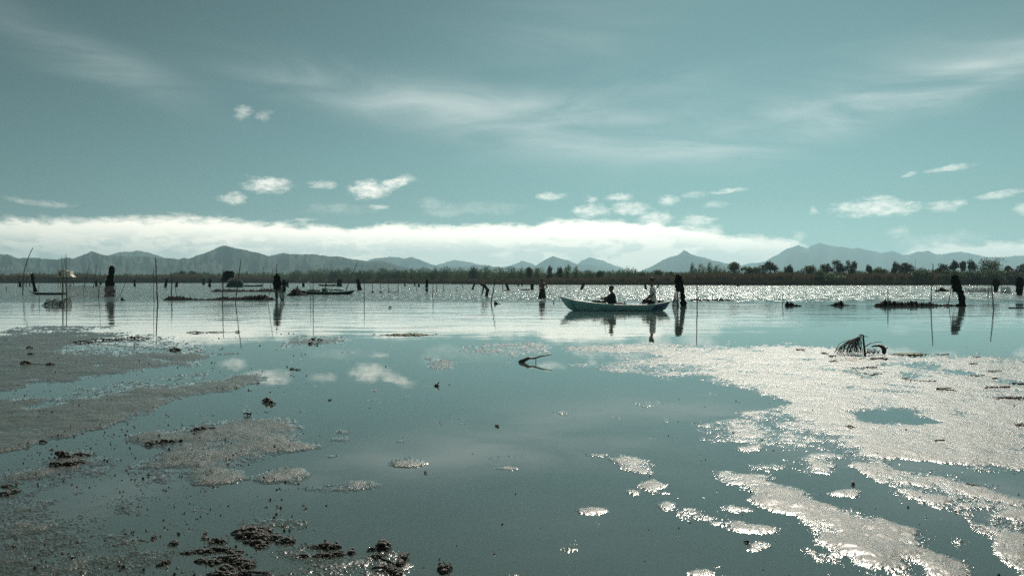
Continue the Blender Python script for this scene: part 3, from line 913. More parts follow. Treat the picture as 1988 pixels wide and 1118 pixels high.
# ------------------------------------------------------------------ trees
def tree(name, label, x0, x1, yt, yb, back, style, mat, group, n=650, seed=1):
    rr = random.Random(seed)
    xc = (x0 + x1) / 2
    D = shore_D(xc) + back
    k = D / F
    zb = 0.7
    base = Vector(((xc - CX) * k, D, zb))
    zt = H + (HOR - yt) * k
    zc0 = max(H + (HOR - (yb + (5 if name != 'willow_bush' else 0))) * k, zb + 0.15)
    rw = (x1 - x0) / 2 * k * (1.3 if name != 'willow_bush' else 1.1)
    rh = (zt - zc0) / 2
    cz = (zt + zc0) / 2
    root = thing(name, label, 'bush' if 'bush' in name else 'tree', base, group)
    tr = MB()
    lf = MB()
    if style == 'feather':
        ns = max(7, int(rw * 7))
        for i in range(ns):
            px_ = rr.uniform(-1, 1)
            top = Vector((base.x + px_ * rw * 0.95 + 0.10 * rh, base.y + rr.uniform(-1, 1) * rw * 0.8, zb + (zt - zb) * (1 - 0.32 * px_ * px_ - 0.25 * rr.random() ** 2)))
            bs = Vector((base.x + px_ * rw * 0.35, base.y + rr.uniform(-.3, .3) * rw, zb - 0.1))
            md = bs.lerp(top, 0.55) + Vector((px_ * rw * 0.12, 0, 0))
            tr.tube([bs, md, top], [0.035, 0.022, 0.006], 4)
            for q in range(int(n / ns)):
                f = rr.uniform(0.12, 1.0)
                c = bs.lerp(md, f / 0.55) if f < 0.55 else md.lerp(top, (f - 0.55) / 0.45)
                sp = 0.10 * rw + 0.30 * rw * math.sin(math.pi * min(f, 0.97)) ** 0.7 * 0.8
                c = c + Vector((rr.gauss(0, sp), rr.gauss(0, sp), rr.gauss(0, 0.12 * k * 9)))
                a = Vector((rr.gauss(0.15, 0.3), rr.gauss(0, 0.3), 1)).normalized() * rr.uniform(0.16, 0.42) * k * 9
                b = Vector((rr.uniform(-1, 1), rr.uniform(-1, 1), 0.1)).normalized() * rr.uniform(0.03, 0.07) * k * 9
                lf.add([c - b, c + b, c + a], [(0, 1, 2)])
    else:
        blobs = []
        nb_ = 13 if style == 'round' else 10
        for i in range(nb_):
            for _ in range(30):
                p_ = Vector((rr.uniform(-1, 1), rr.uniform(-1, 1), rr.uniform(-1, 1)))
                if p_.length < 1:
                    break
            if style == 'cone':
                p_.x *= 0.25 + 0.75 * (1 - (p_.z + 1) / 2)
                p_.y *= 0.25 + 0.75 * (1 - (p_.z + 1) / 2)
            s = rr.uniform(0.30, 0.5)
            p_ *= (1 - s * 0.75)
            blobs.append((Vector((base.x + p_.x * rw, base.y + p_.y * rw, cz + p_.z * rh)), s))
        trunk_top = Vector((base.x, base.y, cz))
        tr.tube([base - Vector((0, 0, 0.3)), base.lerp(trunk_top, 0.5) + Vector((rr.gauss(0, .06), 0, 0)), trunk_top], [0.13 * rw ** .5 + .03, 0.09 * rw ** .5 + .02, 0.05], 6)
        for c, s in blobs[:7]:
            st = base.lerp(trunk_top, rr.uniform(0.5, 0.95))
            tr.tube([st, st.lerp(c, 0.5) + Vector((0, 0, -0.08)), c], [0.05, 0.03, 0.012], 4)
        per = n // nb_
        for c, s in blobs:
            for q in range(per):
                d = Vector((rr.gauss(0, 1), rr.gauss(0, 1), rr.gauss(0, 1))).normalized() * rr.random() ** 0.45
                o_ = Vector((d.x * s * rw, d.y * s * rw, d.z * s * rh * 1.05)) + c
                sz = rr.uniform(0.08, 0.19) * k * 9
                a = Vector((rr.gauss(0, 1), rr.gauss(0, 1), rr.gauss(0, 1))).normalized() * sz
                b = Vector((rr.gauss(0, 1), rr.gauss(0, 1), rr.gauss(0, 1))).normalized() * sz
                lf.add([o_ - a, o_ + b * 0.8, o_ + a, o_ - b * 0.8], [(0, 1, 2, 3)])
    tr.make('trunk' if style != 'feather' else 'stems', M['bark'], root)
    lf.make('crown', M[mat], root, smooth=False)
    return root


GT = 'trees on the far bank'
TREES = [
    ('tree', 'light green pointed tree right of the lone peak', 1408, 1444, 507, 534, 14, 'cone', 'leaf_pale'),
    ('tree', 'mid green rounded tree left of the darkest tree', 1443, 1477, 514, 533, 16, 'round', 'leaf_mid'),
    ('tree', 'darkest broad tree standing clear below the right range', 1478, 1512, 506, 531, 12, 'round', 'leaf_dark'),
    ('tree', 'small dark upright tree just right of the darkest broad tree', 1519, 1538, 510, 531, 12, 'round', 'leaf_dark'),
    ('tree', 'soft green tree under the highest summit at right', 1557, 1583, 512, 531, 18, 'round', 'leaf_mid'),
    ('bush', 'pale green bush low on the reed bank below the summit', 1582, 1600, 521, 542, 4, 'round', 'leaf_pale'),
    ('tree', 'smaller of two neighbouring dark round trees on the right bank', 1594, 1613, 509, 530, 14, 'round', 'leaf_dark'),
    ('tree', 'larger dark round tree of the neighbouring pair', 1612, 1639, 503, 530, 13, 'round', 'leaf_dark'),
    ('tree', 'tall dark green tree right of the round pair', 1641, 1666, 503, 531, 15, 'round', 'leaf_dark'),
    ('tree', 'small green tree in the gap of the right tree line', 1680, 1693, 514, 530, 18, 'round', 'leaf_mid'),
    ('tree', 'pale hazy tree in the gap of the right tree line', 1694, 1718, 513, 531, 30, 'round', 'leaf_pale'),
    ('tree', 'narrow dark tree touching a broad green one', 1732, 1746, 507, 530, 13, 'round', 'leaf_dark'),
    ('tree', 'broad deep green tree left of the thin mast', 1744, 1776, 504, 531, 14, 'round', 'leaf_dark'),
    ('bush', 'bright green bush overhanging the bank left of the tall slanted pole', 1770, 1808, 518, 546, 2, 'round', 'leaf_mid'),
    ('tree', 'low dark tree left of the row of conifers', 1817, 1843, 510, 529, 12, 'round', 'leaf_dark'),
    ('tree', 'leftmost dark conifer in the right corner row', 1843, 1862, 505, 527, 16, 'cone', 'leaf_dark'),
    ('tree', 'middle dark conifer in the right corner row', 1858, 1878, 502, 527, 17, 'cone', 'leaf_dark'),
    ('tree', 'rightmost dark conifer in the right corner row', 1874, 1896, 503, 527, 16, 'cone', 'leaf_dark'),
    ('tree', 'tallest light green tree near the right edge', 1897, 1945, 493, 531, 14, 'round', 'leaf_mid'),
    ('tree', 'dark low tree right of the tallest light green tree', 1950, 1972, 511, 530, 16, 'round', 'leaf_dark'),
    ('tree', 'dark low tree cut by the right edge', 1970, 1998, 512, 530, 15, 'round', 'leaf_dark'),
    ('bush', 'dense scrub bush behind the curved hanging net', 1826, 1868, 523, 552, 2, 'round', 'leaf_mid'),
    ('bush', 'dense scrub bush between curved net and thin dark pole', 1866, 1910, 522, 552, 2, 'round', 'leaf_dark'),
    ('bush', 'dense scrub bush below the tallest light green tree', 1905, 1950, 522, 552, 2, 'round', 'leaf_mid'),
    ('bush', 'dense dark scrub bush in the right corner of the bank', 1945, 2000, 521, 553, 2, 'round', 'leaf_dark'),
    ('bush', 'rounded reedy bush at the waterline in the middle of the right bank', 1588, 1640, 531, 554, 0.5, 'round', 'leaf_mid'),
    ('tree', 'dark clumped tree left of the pale willows', 904, 936, 516, 543, 20, 'round', 'leaf_dark'),
    ('bush', 'broad pale willow bush left of the bending wader', 930, 956, 518, 544, 16, 'feather', 'leaf_pale'),
    ('bush', 'broad pale willow bush above the slanted pole', 952, 976, 517, 544, 16, 'feather', 'leaf_pale'),
    ('bush', 'green willow bush left of the standing wader', 974, 1004, 518, 544, 14, 'feather', 'leaf_mid'),
    ('bush', 'thin willow bush between standing wader and green willow', 1003, 1022, 520, 544, 14, 'feather', 'leaf_pale'),
    ('tree', 'small dark tree just left of the standing wader', 1020, 1036, 518, 541, 16, 'round', 'leaf_dark'),
    ('bush', 'pale willow bush directly behind the standing wader', 1035, 1058, 519, 543, 12, 'feather', 'leaf_pale'),
    ('tree', 'taller dark conifer below the small pointed peak', 1058, 1077, 515, 542, 16, 'cone', 'leaf_dark'),
    ('tree', 'shorter dark conifer right of the pointed peak', 1078, 1096, 518, 542, 16, 'cone', 'leaf_dark'),
    ('bush', 'tall feathery willow above the teal boat bow', 1094, 1110, 515, 542, 12, 'feather', 'leaf_pale'),
    ('bush', 'feathery willow right of the tall one above the bow', 1110, 1126, 518, 542, 12, 'feather', 'leaf_pale'),
    ('bush', 'low willow bush left of the round tree behind the boat', 1126, 1156, 525, 543, 12, 'feather', 'leaf_mid'),
    ('tree', 'small round tree behind the seated boatman', 1156, 1176, 524, 542, 14, 'round', 'leaf_mid'),
    ('bush', 'low willow bush above the seated boatman', 1176, 1203, 525, 543, 12, 'feather', 'leaf_pale'),
    ('bush', 'tallest feathery willow between the two boatmen', 1200, 1234, 518, 543, 10, 'feather', 'leaf_mid'),
    ('tree', 'round green tree left of the white-shirted boatman', 1236, 1263, 525, 543, 14, 'round', 'leaf_mid'),
    ('tree', 'round green tree right of the white-shirted boatman', 1269, 1293, 522, 543, 14, 'round', 'leaf_mid'),
    ('bush', 'low bush left of the two-legged net', 1292, 1312, 527, 543, 12, 'round', 'leaf_mid'),
    ('bush', 'slender poplar-like clump above the two-legged net', 1336, 1349, 508, 536, 14, 'feather', 'leaf_mid'),
    ('bush', 'slender feathery clump behind the jointed bamboo pole', 1353, 1368, 511, 536, 14, 'feather', 'leaf_pale'),
    ('bush', 'slender feathery clump right of the jointed bamboo pole', 1370, 1387, 509, 536, 14, 'feather', 'leaf_pale'),
    ('bush', 'pale feathery clump left of the pointed light tree', 1386, 1408, 512, 536, 14, 'feather', 'leaf_pale'),
    ('bush', 'dark round bush standing alone behind the wavy pole', 345, 362, 527, 536, 20, 'round', 'leaf_dark'),
    ('bush', 'small dark round bush right of the lone round bush', 366, 382, 526, 536, 20, 'round', 'leaf_dark'),
]
WILL = [(612, 646, 521, 'leaf_mid', 'left end of the slanting willow row behind the moored boats'), (640, 664, 523, 'leaf_dark', 'dark clump second in the slanting willow row'),
        (660, 688, 521, 'leaf_mid', 'clump left of the boat\'s leaning pole tip'), (690, 712, 525, 'leaf_dark', 'clump right of the boat\'s leaning pole tip'),
        (708, 728, 523, 'leaf_mid', 'clump above the leftmost of four net stakes'), (728, 754, 520, 'leaf_mid', 'tall slanted clump above the second net stake'),
        (752, 778, 522, 'leaf_dark', 'clump above the pair of stakes with a low net'), (776, 792, 525, 'leaf_mid', 'narrow clump right of the pair of stakes'),
        (790, 806, 522, 'leaf_pale', 'pale clump left of the double-width willow'), (806, 836, 519, 'leaf_mid', 'broad clump behind the dark stake figure'),
        (836, 850, 520, 'leaf_dark', 'narrow dark clump right of the dark stake figure'), (848, 884, 518, 'leaf_mid', 'broad clump at the right end of the slanting row'),
        (880, 908, 520, 'leaf_pale', 'pale clump joining the slanting row to the dark tree'),
        (560, 590, 526, 'leaf_mid', 'low clump behind the two-strand hanging net'), (588, 616, 525, 'leaf_pale', 'pale low clump above the dark boat bow')]
for a_, b_, y_, m_, l_ in WILL:
    TREES.append(('bush', 'willow bush, ' + l_, a_, b_, y_, 544, 14, 'feather', m_))
for k_, (n_, l_, x0, x1, yt, yb, bk, st, mt) in enumerate(TREES):
    wpx = x1 - x0
    tree('willow_bush' if (st == 'feather') else ('round_bush' if n_ == 'bush' else ('conifer' if st == 'cone' and 'conifer' in l_ else 'bank_tree')), l_, x0, x1, yt, yb, bk, st, mt, GT if n_ == 'tree' else 'bushes on the far bank', int(600 + wpx * 34), 100 + k_)


# ------------------------------------------------------------------ poles, nets
def pole(label, pts, wpx=1.7, name='bamboo_pole', group='poles standing in the lagoon', nodes=True, mat='pole', sink=0.4):
    """pts: photo points from the waterline up"""
    D = gp(pts[0][0], pts[0][1]).y
    k = D / F
    P3 = [up(x, y, D) for x, y in pts]
    base = Vector((P3[0].x, D, 0))
    P3[0] = Vector((P3[0].x, D, 0))
    d = (P3[1] - P3[0]).normalized()
    path = [P3[0] - d * sink] + P3
    fine = []
    for i in range(len(path) - 1):
        for q in range(5):
            fine.append(path[i].lerp(path[i + 1], q / 5))
    fine.append(path[-1])
    r0 = wpx * k / 2
    n = len(fine)
    rad = [r0 * (1.15 - 0.55 * i / n) * (1.22 if nodes and i % 3 == 1 else 1.0) for i in range(n)]
    fine = [p_ + Vector((math.sin(i * 1.7 + pts[0][0]) * r0 * 0.25, 0, 0)) for i, p_ in enumerate(fine)]
    mb = MB().tube(fine, rad, 6)
    return tag(mb.make_at(name, M[mat], base), label, 'pole', group)


pole('tall leaning pole beside the white bundle at far left', [(44, 572), (47, 526), (54, 502), (63.5, 481)], 2.0)
pole('left of three upright poles rising through the little hut', [(120.5, 585), (121, 540), (120, 499)], 1.7)
pole('slightly tilted middle pole of the three at the little hut', [(122, 584), (123.5, 530), (125, 500)], 1.3)
pole('tallest right pole of the three at the little hut', [(129, 588), (128.5, 540), (128, 493)], 1.9)
pole('thin pole tilted right, left of the big cloaked net', [(163, 560), (168, 535), (174.5, 510)], 1.2)
pole('thin tilted pole between two others left of the big cloaked net', [(181.5, 560), (184, 538), (187.5, 514)], 1.2)
pole('thin upright pole nearest left of the big cloaked net', [(192, 578), (193.5, 548), (195, 518)], 1.3)
pole('tallest thick dark pole at left with long reflection', [(306, 589), (304, 550), (302, 499)], 2.8)
pole('thin pole leaning close to the tallest thick pole', [(299, 588), (298, 550), (298, 520)], 1.2)
pole('kinked wavy pole standing in the left net hump', [(332.5, 578), (333.5, 548), (334, 537), (331, 528)], 2.2)
pole('short thin stick behind the left net hump', [(343, 572), (341, 562), (339, 552)], 1.1)
pole('upright pole under the square hanging net', [(432, 590), (432.5, 555), (433.5, 522)], 1.9)
pole('pole tilted right beside the square hanging net', [(457, 590), (462, 545), (468, 503)], 1.9)
pole('thin far pole left of the two-strand hanging net', [(510, 560), (511, 540), (511, 517)], 1.1)
pole('shorter thin pole touching the two-strand hanging net', [(520, 590), (525, 556), (529.5, 523)], 1.2)
pole('pole rising out of the two-strand hanging net', [(536, 580), (536.5, 545), (537, 511)], 1.7)
pole('thin upright pole in front of the dark moored boat', [(608, 593), (608, 560), (608, 528)], 1.5)
pole('faint thin pole left of the moored boat pole', [(603, 590), (603, 565), (603.5, 550)], 1.0)
pole('short upright pole right of the moored boat', [(707, 588), (707, 568), (707.5, 546)], 1.5)
pole('short pole left of the small slanted willow stakes', [(840, 578), (840.5, 562), (841, 546)], 1.6)
pole('pole slanting right beside the dark fin of net', [(953, 589), (957.5, 565), (962, 540)], 2.2)
pole('straight thin pole behind the slanting pole', [(975.5, 563), (976, 552), (977, 541)], 1.3)
pole('tall jointed bamboo pole right of the two-legged net', [(1353.5, 598), (1353, 560), (1352.5, 523)], 2.3)
pole('thin crooked stick left of the three net fins', [(1518.5, 594), (1520.5, 583), (1519.5, 576), (1521, 570)], 1.4)
pole('dark upright pole piercing the right net drape', [(1724, 595), (1724, 575), (1724, 558)], 2.4)
pole('tall slanted pole in front of the bright green bush', [(1807, 592), (1809, 555), (1811.6, 512)], 2.4)
pole('short pole tilted right beside the curved hanging net', [(1841, 592), (1844, 575), (1847.5, 556)], 1.9)
pole('thick dark pole near the right edge with long reflection', [(1929, 602), (1926.5, 570), (1924, 540)], 2.6)
pole('short thin pole just left of the thick dark pole', [(1918, 578), (1919, 566), (1920, 555)], 1.6)
pole('tiny post standing in water left of the teal boat bow', [(1075, 589), (1075, 587), (1075, 583.5)], 2.0)
for x_, a_, b_, l_ in [(723, 567, 547, 'leftmost'), (738, 567, 549, 'second'), (754, 567.5, 552, 'third'), (773, 567, 545, 'fourth'), (809, 567, 554, 'fifth'), (847.6, 566, 551, 'sixth'), (861, 567, 553, 'seventh')]:
    pole('%s from left of the short net stakes under the willow row' % l_, [(x_, a_), (x_ + .3, (a_ + b_) / 2), (x_, b_)], 1.3, 'net_stake', 'short net stakes')
for x_, a_, b_, l_ in [(1383, 583, 574, 'left stake of the low net right of the bamboo pole'), (1414, 583, 573, 'right stake of the low net right of the bamboo pole'),
                       (1753, 566, 558, 'tiny far stake right of the dark upright pole'), (1818, 566, 556, 'tiny far stake right of the tall slanted pole'),
                       (1897, 564, 554, 'tiny far stake right of the curved hanging net'), (75, 566, 553, 'thin stake above the dark raft at far left'), (76, 590, 570, 'thin stake in front of the dark raft at far left'),
                       (12, 564, 556, 'tiny stake at the far left edge of the lagoon'), (898, 560, 549, 'tiny far stake left of the bending wader'), (887, 566, 556, 'tiny stake between the seventh net stake and bending wader'), (1281, 583, 556, 'thin stake rising just behind the white-shirted boatman')]:
    pole(l_, [(x_, a_), (x_ + .2, (a_ + b_) / 2), (x_, b_)], 1.3, 'net_stake', 'short net stakes')
# mast on the far land
D = shore_D(1777) + 30
mb = MB().tube([((1777 - CX) / F * D, D, 0.7), ((1777 - CX) / F * D, D, H + (HOR - 502) / F * D)], [0.06, 0.03], 6)
for q in range(3):
    z_ = H + (HOR - 504 - q * 4) / F * D
    mb.tube([((1777 - CX) / F * D - 0.16, D, z_), ((1777 - CX) / F * D + 0.16, D, z_)], 0.025, 4)
tag(mb.make_at('utility_mast', M['metal'], ((1777 - CX) / F * D, D, 0.7)), 'thin mast rising among the right bank trees', 'mast')


def loft(D, prof, seed, folds=6, depth=0.55, amp=0.18, seg=18):
    """prof: (y, xl, xr) from top to bottom -> closed folded cloth"""
    rr = random.Random(seed)
    k = D / F
    # refine
    ref = []
    for i in range(len(prof) - 1):
        for q in range(4):
            ref.append(tuple(a + (b - a) * q / 4 for a, b in zip(prof[i], prof[i + 1])))
    ref.append(prof[-1])
    v, f = [], []
    ph = rr.uniform(0, 6)
    for i, (y, xl, xr) in enumerate(ref):
        c = up((xl + xr) / 2, y, D)
        hw = max((xr - xl) / 2 * k, 0.012)
        for j in range(seg):
            an = 2 * math.pi * j / seg
            m = 1 + amp * math.sin(folds * an + ph + 0.5 * math.sin(i * 0.7)) + .16 * math.sin(i * 1.3 + ph + 2 * an) + rr.uniform(-.13, .13)
            v.append(c + Vector((math.cos(an) * hw * m, math.sin(an) * hw * depth * m, rr.uniform(-.12, .12) * hw)))
    n = len(ref)
    for i in range(n - 1):
        for j in range(seg):
            f.append((i * seg + j, i * seg + (j + 1) % seg, (i + 1) * seg + (j + 1) % seg, (i + 1) * seg + j))
    f.append(tuple(range(seg)))
    f.append(tuple((n - 1) * seg + j for j in range(seg))[::-1])
    return v, f


def hang(label, by, stake, profs, seed, name='hanging_net', mats=None, group='nets hung on stakes to dry'):
    """stake: photo points base->top; profs: list of cloth profiles"""
    D = gp(994, by).y
    base = up(stake[0][0], by, D)
    base.z = 0
    root = thing(name, label, 'fishing net', base, group)
    mb = MB()
    P3 = [up(x, y, D) for x, y in stake]
    P3 = [P3[0] - Vector((0, 0, 0.35))] + P3
    mb.tube(P3, 1.0 * D / F, 6)
    mb.make('stake', M['pole'], root)
    for i, p_ in enumerate(profs):
        q = [tuple(z) for z in p_]
        if q[-1][0] >= by - 1:
            q.append((by + 0.06 * F / D, q[-1][1], q[-1][2]))
        v, f = loft(D, q, seed + i)
        make('netting', v, f, M[(mats or ['net'] * 9)[i]], root)
        if name == 'hanging_net':                              # loose strands and a ragged hem
            rs = random.Random(seed * 7 + i)
            for _ in range(5):
                yb_, xl_, xr_ = q[rs.randrange(1, len(q) - 1)] if len(q) > 2 else q[-1]
                xa = rs.choice((xl_, xr_)) + rs.uniform(-1, 1)
                ln_ = rs.uniform(5, 16)
                MB().tube([up(xa, yb_, D), up(xa + rs.uniform(-1.5, 1.5), min(yb_ + ln_ * .5, by), D), up(xa + rs.uniform(-2, 2), min(yb_ + ln_, by + .3), D)], [.5 * D / F, .35 * D / F, .2 * D / F], 4).make('loose_strand', M['net'], root)
    return root


hang('big dark cloaked net bundle on a stake, tallest at left', 576, [(214, 576), (216, 520)],
     [[(516, 214, 218), (519, 212.5, 221), (525, 211.5, 222.5), (531, 211, 221), (540, 208, 220), (550, 205.5, 220), (562, 204.5, 221), (576, 203, 222)]], 1)
hang('slim dark net bundle leaning over the raft at far left', 566, [(69, 566), (62, 533)], [[(531, 60, 63.5), (536, 60, 66), (545, 61.5, 66), (555, 64, 68.5), (566, 65, 72)]], 2)
hang('two-strand dark net hung right of the left net drape', 584, [(538, 584), (537, 530)],
     [[(531, 536, 539), (536, 533, 543), (545, 531, 544), (556, 531, 546), (562, 532, 542)], [(556, 538, 546), (566, 541, 549.5), (576, 543, 552), (584, 545, 551)], [(560, 532, 540), (570, 533.5, 541), (578, 535, 540), (584, 535.5, 539)]], 4, mats=['net', 'mesh', 'mesh'])
hang('small dark net bundle tucked behind the two-strand net', 567, [(551, 567), (551, 544)], [[(543, 549, 553), (549, 547.5, 555), (558, 548, 554), (567, 548, 554)]], 8)
hang('dark square net slung between poles above green heap', 560, [(433, 560), (433, 524)], [[(526, 437, 452), (530, 434, 453.5), (537, 432, 452), (541, 431.5, 444), (547, 431.5, 437)]], 9)
hang('narrow dark net bundle right of the moored boat', 563, [(696, 563), (696, 542)], [[(542, 693, 697.5), (547, 692.5, 698.5), (556, 693.5, 700), (563, 693.5, 704)]], 10, mats=['net'])
hang('dark upright net figure standing under the willow row', 566, [(829, 566), (829, 543)], [[(543, 827, 831), (547, 826, 831.8), (554, 826.5, 831), (560, 827.5, 830.5), (566, 826.5, 831)]], 11)
hang('thick two-legged dark net behind the teal boat stern', 594, [(1316, 594), (1317, 534)],
     [[(533, 1314.5, 1318), (536, 1312, 1322), (544, 1310.5, 1325), (554, 1311.5, 1326.5), (562, 1313, 1327), (566, 1316, 1327)], [(560, 1318.5, 1327.5), (572, 1321, 1328.5), (584, 1321.5, 1331), (594, 1322, 1332.5)],
      [(558, 1312, 1317), (570, 1310, 1316), (582, 1307, 1316), (594, 1306, 1318)]], 12, mats=['net', 'net', 'mesh'])
hang('curved dark net arching over, right of the tall slanted pole', 593, [(1869, 593), (1856, 536)],
     [[(533, 1852, 1856), (536, 1849, 1859), (543, 1847, 1862), (551, 1847.5, 1864), (560, 1852, 1867), (568, 1858, 1870), (578, 1862, 1873), (593, 1861, 1874.5)], [(551, 1847.5, 1855), (558, 1848.5, 1856), (565, 1849.5, 1858), (567, 1851, 1856)]], 16, mats=['net', 'net'])
hang('dark net bundle on a stake behind the thick right pole', 567, [(1934, 567), (1933, 542)], [[(541, 1930, 1935), (546, 1928, 1939), (553, 1928.5, 1941), (560, 1930, 1937), (567, 1930, 1937)]], 20)
hang('bulky dark net bundle against the right edge', 573, [(1980, 573), (1980, 538)], [[(538, 1976, 1983), (543, 1973, 1986), (553, 1972.5, 1987), (564, 1973.5, 1985), (573, 1974, 1984)]], 22)
SMALL = [(39, 546, 557, 5, 0, 'under the white bundle at far left'), (187, 544, 556, 5, 0, 'left of the big cloaked net, darker of two'), (195.5, 546, 553, 4.5, 0, 'touching the left side of the big cloaked net'),
         (262, 543.5, 556.5, 4.5, 1, 'alone between the big cloaked net and tallest pole'), (321, 541, 557.5, 5.5, -3, 'leaning, just left of the kinked wavy pole'), (343, 547, 557, 5, 0, 'low, right of the kinked wavy pole'),
         (395, 540, 553, 5, 0, 'left of a tapered one near the square net'), (407, 541, 557, 5, 0, 'tapered, left of the square hanging net'), (558, 546, 557, 5, 0, 'right of the two-strand hanging net'),
         (589, 549, 557, 5, 0, 'above the bow of the moored boat'), (659, 542, 556, 10, 0, 'bulky, behind the middle of the moored boat'), (786, 551, 556, 3, 0, 'tiny, below the slanted willows'), (805, 550, 555.5, 3, 0, 'tiny, left of a twin below the willows'),
         (813, 551, 557, 3.5, 0, 'tiny, left of the upright net figure'), (917, 551, 562, 4, -4, 'leaning left, before the bending wader'), (987, 551, 563, 5.5, 4, 'leaning right with a low tail, right of the straight thin pole'),
         (1033, 551, 562.5, 6, 0, 'at the end of a low net left of the standing wader'), (1129, 551, 562, 6, -4, 'slanting, above the teal boat bow'), (1254.5, 551, 562, 4.5, 3, 'left of the white-shirted boatman head'),
         (1276, 551, 559, 3.5, -4, 'right of the white-shirted boatman head'), (1433, 551, 556, 6, 0, 'at the waterline under the pointed light tree'), (1006, 550, 556, 3, 0, 'tiny, far behind the low net'), (1013, 550, 555.5, 3, 0, 'tiny, far twin behind the low net')]
for k_, (x_, yt_, yb_, w_, ln_, l_) in enumerate(SMALL):
    hang('small dark net bundle ' + l_, yb_, [(x_, yb_), (x_ - ln_, yt_ + 1)],
         [[(yt_, x_ - ln_ - w_ * .25, x_ - ln_ + w_ * .25), (yt_ + (yb_ - yt_) * .25, x_ - ln_ * .8 - w_ * .46, x_ - ln_ * .8 + w_ * .5), (yt_ + (yb_ - yt_) * .6, x_ - ln_ * .4 - w_ * .44, x_ - ln_ * .4 + w_ * .4), (yb_, x_ - w_ * .5, x_ + w_ * .5)]], 60 + k_, 'small_hanging_net', group='small net bundles far out')


def heap(name, label, pts, by, wid=0.45, mat='net', seed=1, group='nets draped along the water'):
    """a net lying on the water: pts (x, ytop) from left to right"""
    rr = random.Random(seed)
    D = gp(994, by).y
    xs = np.linspace(pts[0][0], pts[-1][0], max(12, int((pts[-1][0] - pts[0][0]) / 1.6)))
    yt = np.interp(xs, [q[0] for q in pts], [q[1] for q in pts])
    rows = []
    for i, (x, y) in enumerate(zip(xs, yt)):
        h = max((by - y) * D / F, 0.015) * rr.uniform(0.68, 1.25)
        c = up(x, by, D)
        w = wid * min(1.0, 0.25 + h * 3) * rr.uniform(.85, 1.15)
        rows.append([Vector((c.x + rr.uniform(-.03, .03), c.y + a * w + rr.uniform(-.05, .05), b * h * rr.uniform(.65, 1.25) - 0.03)) for a, b in
                     ((-1, 0), (-.7, .22), (-.35, .68), (-.08, 1.0), (.12, .98), (.4, .6), (.75, .2), (1, 0))])
    mb = MB().grid(rows)
    c = up((pts[0][0] + pts[-1][0]) / 2, by, D)
    return tag(mb.make_at(name, M[mat], (c.x, c.y, 0)), label, 'fishing net', group)


heap('draped_net', 'long dark net heaped along the water between wavy pole and two-strand net', [(315, 582), (325, 577), (332, 572.5), (342, 572), (355, 576), (375, 578.5), (396, 579.5), (420, 577.5), (432, 575.5), (450, 576), (470, 576), (487, 573), (503, 570), (512, 571), (520, 574), (530, 578), (536, 582)], 582.5, 0.5, 'net', 3)
heap('draped_net', 'low dark strip of net behind the long heaped one', [(408, 566), (415, 562), (440, 561), (470, 562.5), (500, 562), (530, 560), (536, 566)], 566.5, 0.8, 'net', 4)
heap('draped_net', 'green net heap below the square hanging net', [(438, 557), (443, 547), (455, 542), (468, 543), (474, 550), (476, 557)], 557.5, 1.0, 'netg', 5)
heap('draped_net', 'dark net heap at the bow of the moored boat', [(556, 573), (563, 567), (572, 560), (578, 557.5), (584, 562), (592, 568), (600, 573.5)], 574, 0.8, 'net', 6)
heap('draped_net', 'sharp dark fin of net beside the slanting pole', [(959.5, 589.5), (960.5, 580), (962, 583), (966, 587), (973, 589.5)], 590, 0.25, 'net', 7, 'pointed net fins')
heap('draped_net', 'left net fin with steep front right of crooked stick', [(1527, 582), (1529.5, 585), (1534, 587), (1541, 589.5), (1552, 591.5), (1564, 593.5)], 594, 0.3, 'net', 8, 'pointed net fins')
heap('draped_net', 'middle net fin peaked in its centre', [(1601, 592.5), (1612, 590.5), (1622, 588), (1628, 584.5), (1631, 582.5), (1634, 586.5), (1642, 590), (1653, 592.5)], 593, 0.3, 'net', 9, 'pointed net fins')
heap('draped_net', 'long rumpled net drape running past the dark upright pole', [(1690, 593), (1703, 588.5), (1715, 583), (1724, 581), (1733, 586), (1745, 584.5), (1760, 585), (1772, 583.5), (1785, 587), (1800, 587), (1806, 584), (1814, 589), (1830, 591), (1838, 588.5), (1850, 591), (1862, 589), (1875, 592), (1895, 594)], 594, 0.35, 'net', 10)
heap('draped_net', 'low thin net lying right of the two-legged net', [(1331, 583), (1345, 580), (1360, 580), (1380, 580.5), (1400, 579.5), (1414, 580), (1426, 583)], 583.5, 0.4, 'net', 11)
heap('draped_net', 'low far net left of the standing wader', [(1008, 563), (1013, 560.5), (1022, 560.5), (1030, 561), (1037, 563)], 563.5, 0.5, 'net', 12)
heap('draped_net', 'low dark tail of net behind the straight thin pole', [(972, 564), (978, 562), (985, 561), (992, 564)], 564.5, 0.5, 'net', 13)
heap('draped_net', 'low net slung between the third and fourth short stakes', [(750, 568), (755, 566), (764, 566.5), (773, 566), (777, 568)], 568.2, 0.4, 'net', 14)
heap('draped_net', 'dark brushy heap far out left of the curved net', [(1814, 566), (1820, 560), (1828, 558), (1838, 560), (1844, 566)], 566, 0.6, 'net', 15)
heap('draped_net', 'low far net strip left of the thick right pole', [(1870, 567), (1880, 564), (1900, 563), (1920, 564.5), (1928, 567)], 567, 0.6, 'mesh', 16)
heap('draped_net', 'low far net strip between the two right edge bundles', [(1938, 569), (1945, 566), (1960, 566), (1972, 569)], 569, 0.6, 'net', 17)
for x_, l_ in [(723, 'first'), (739, 'second')]:
    heap('draped_net', 'small net knot at the foot of the %s short stake' % l_, [(x_ - 4, 568), (x_, 564.5), (x_ + 6, 568)], 568.3, 0.3, 'net', int(x_))
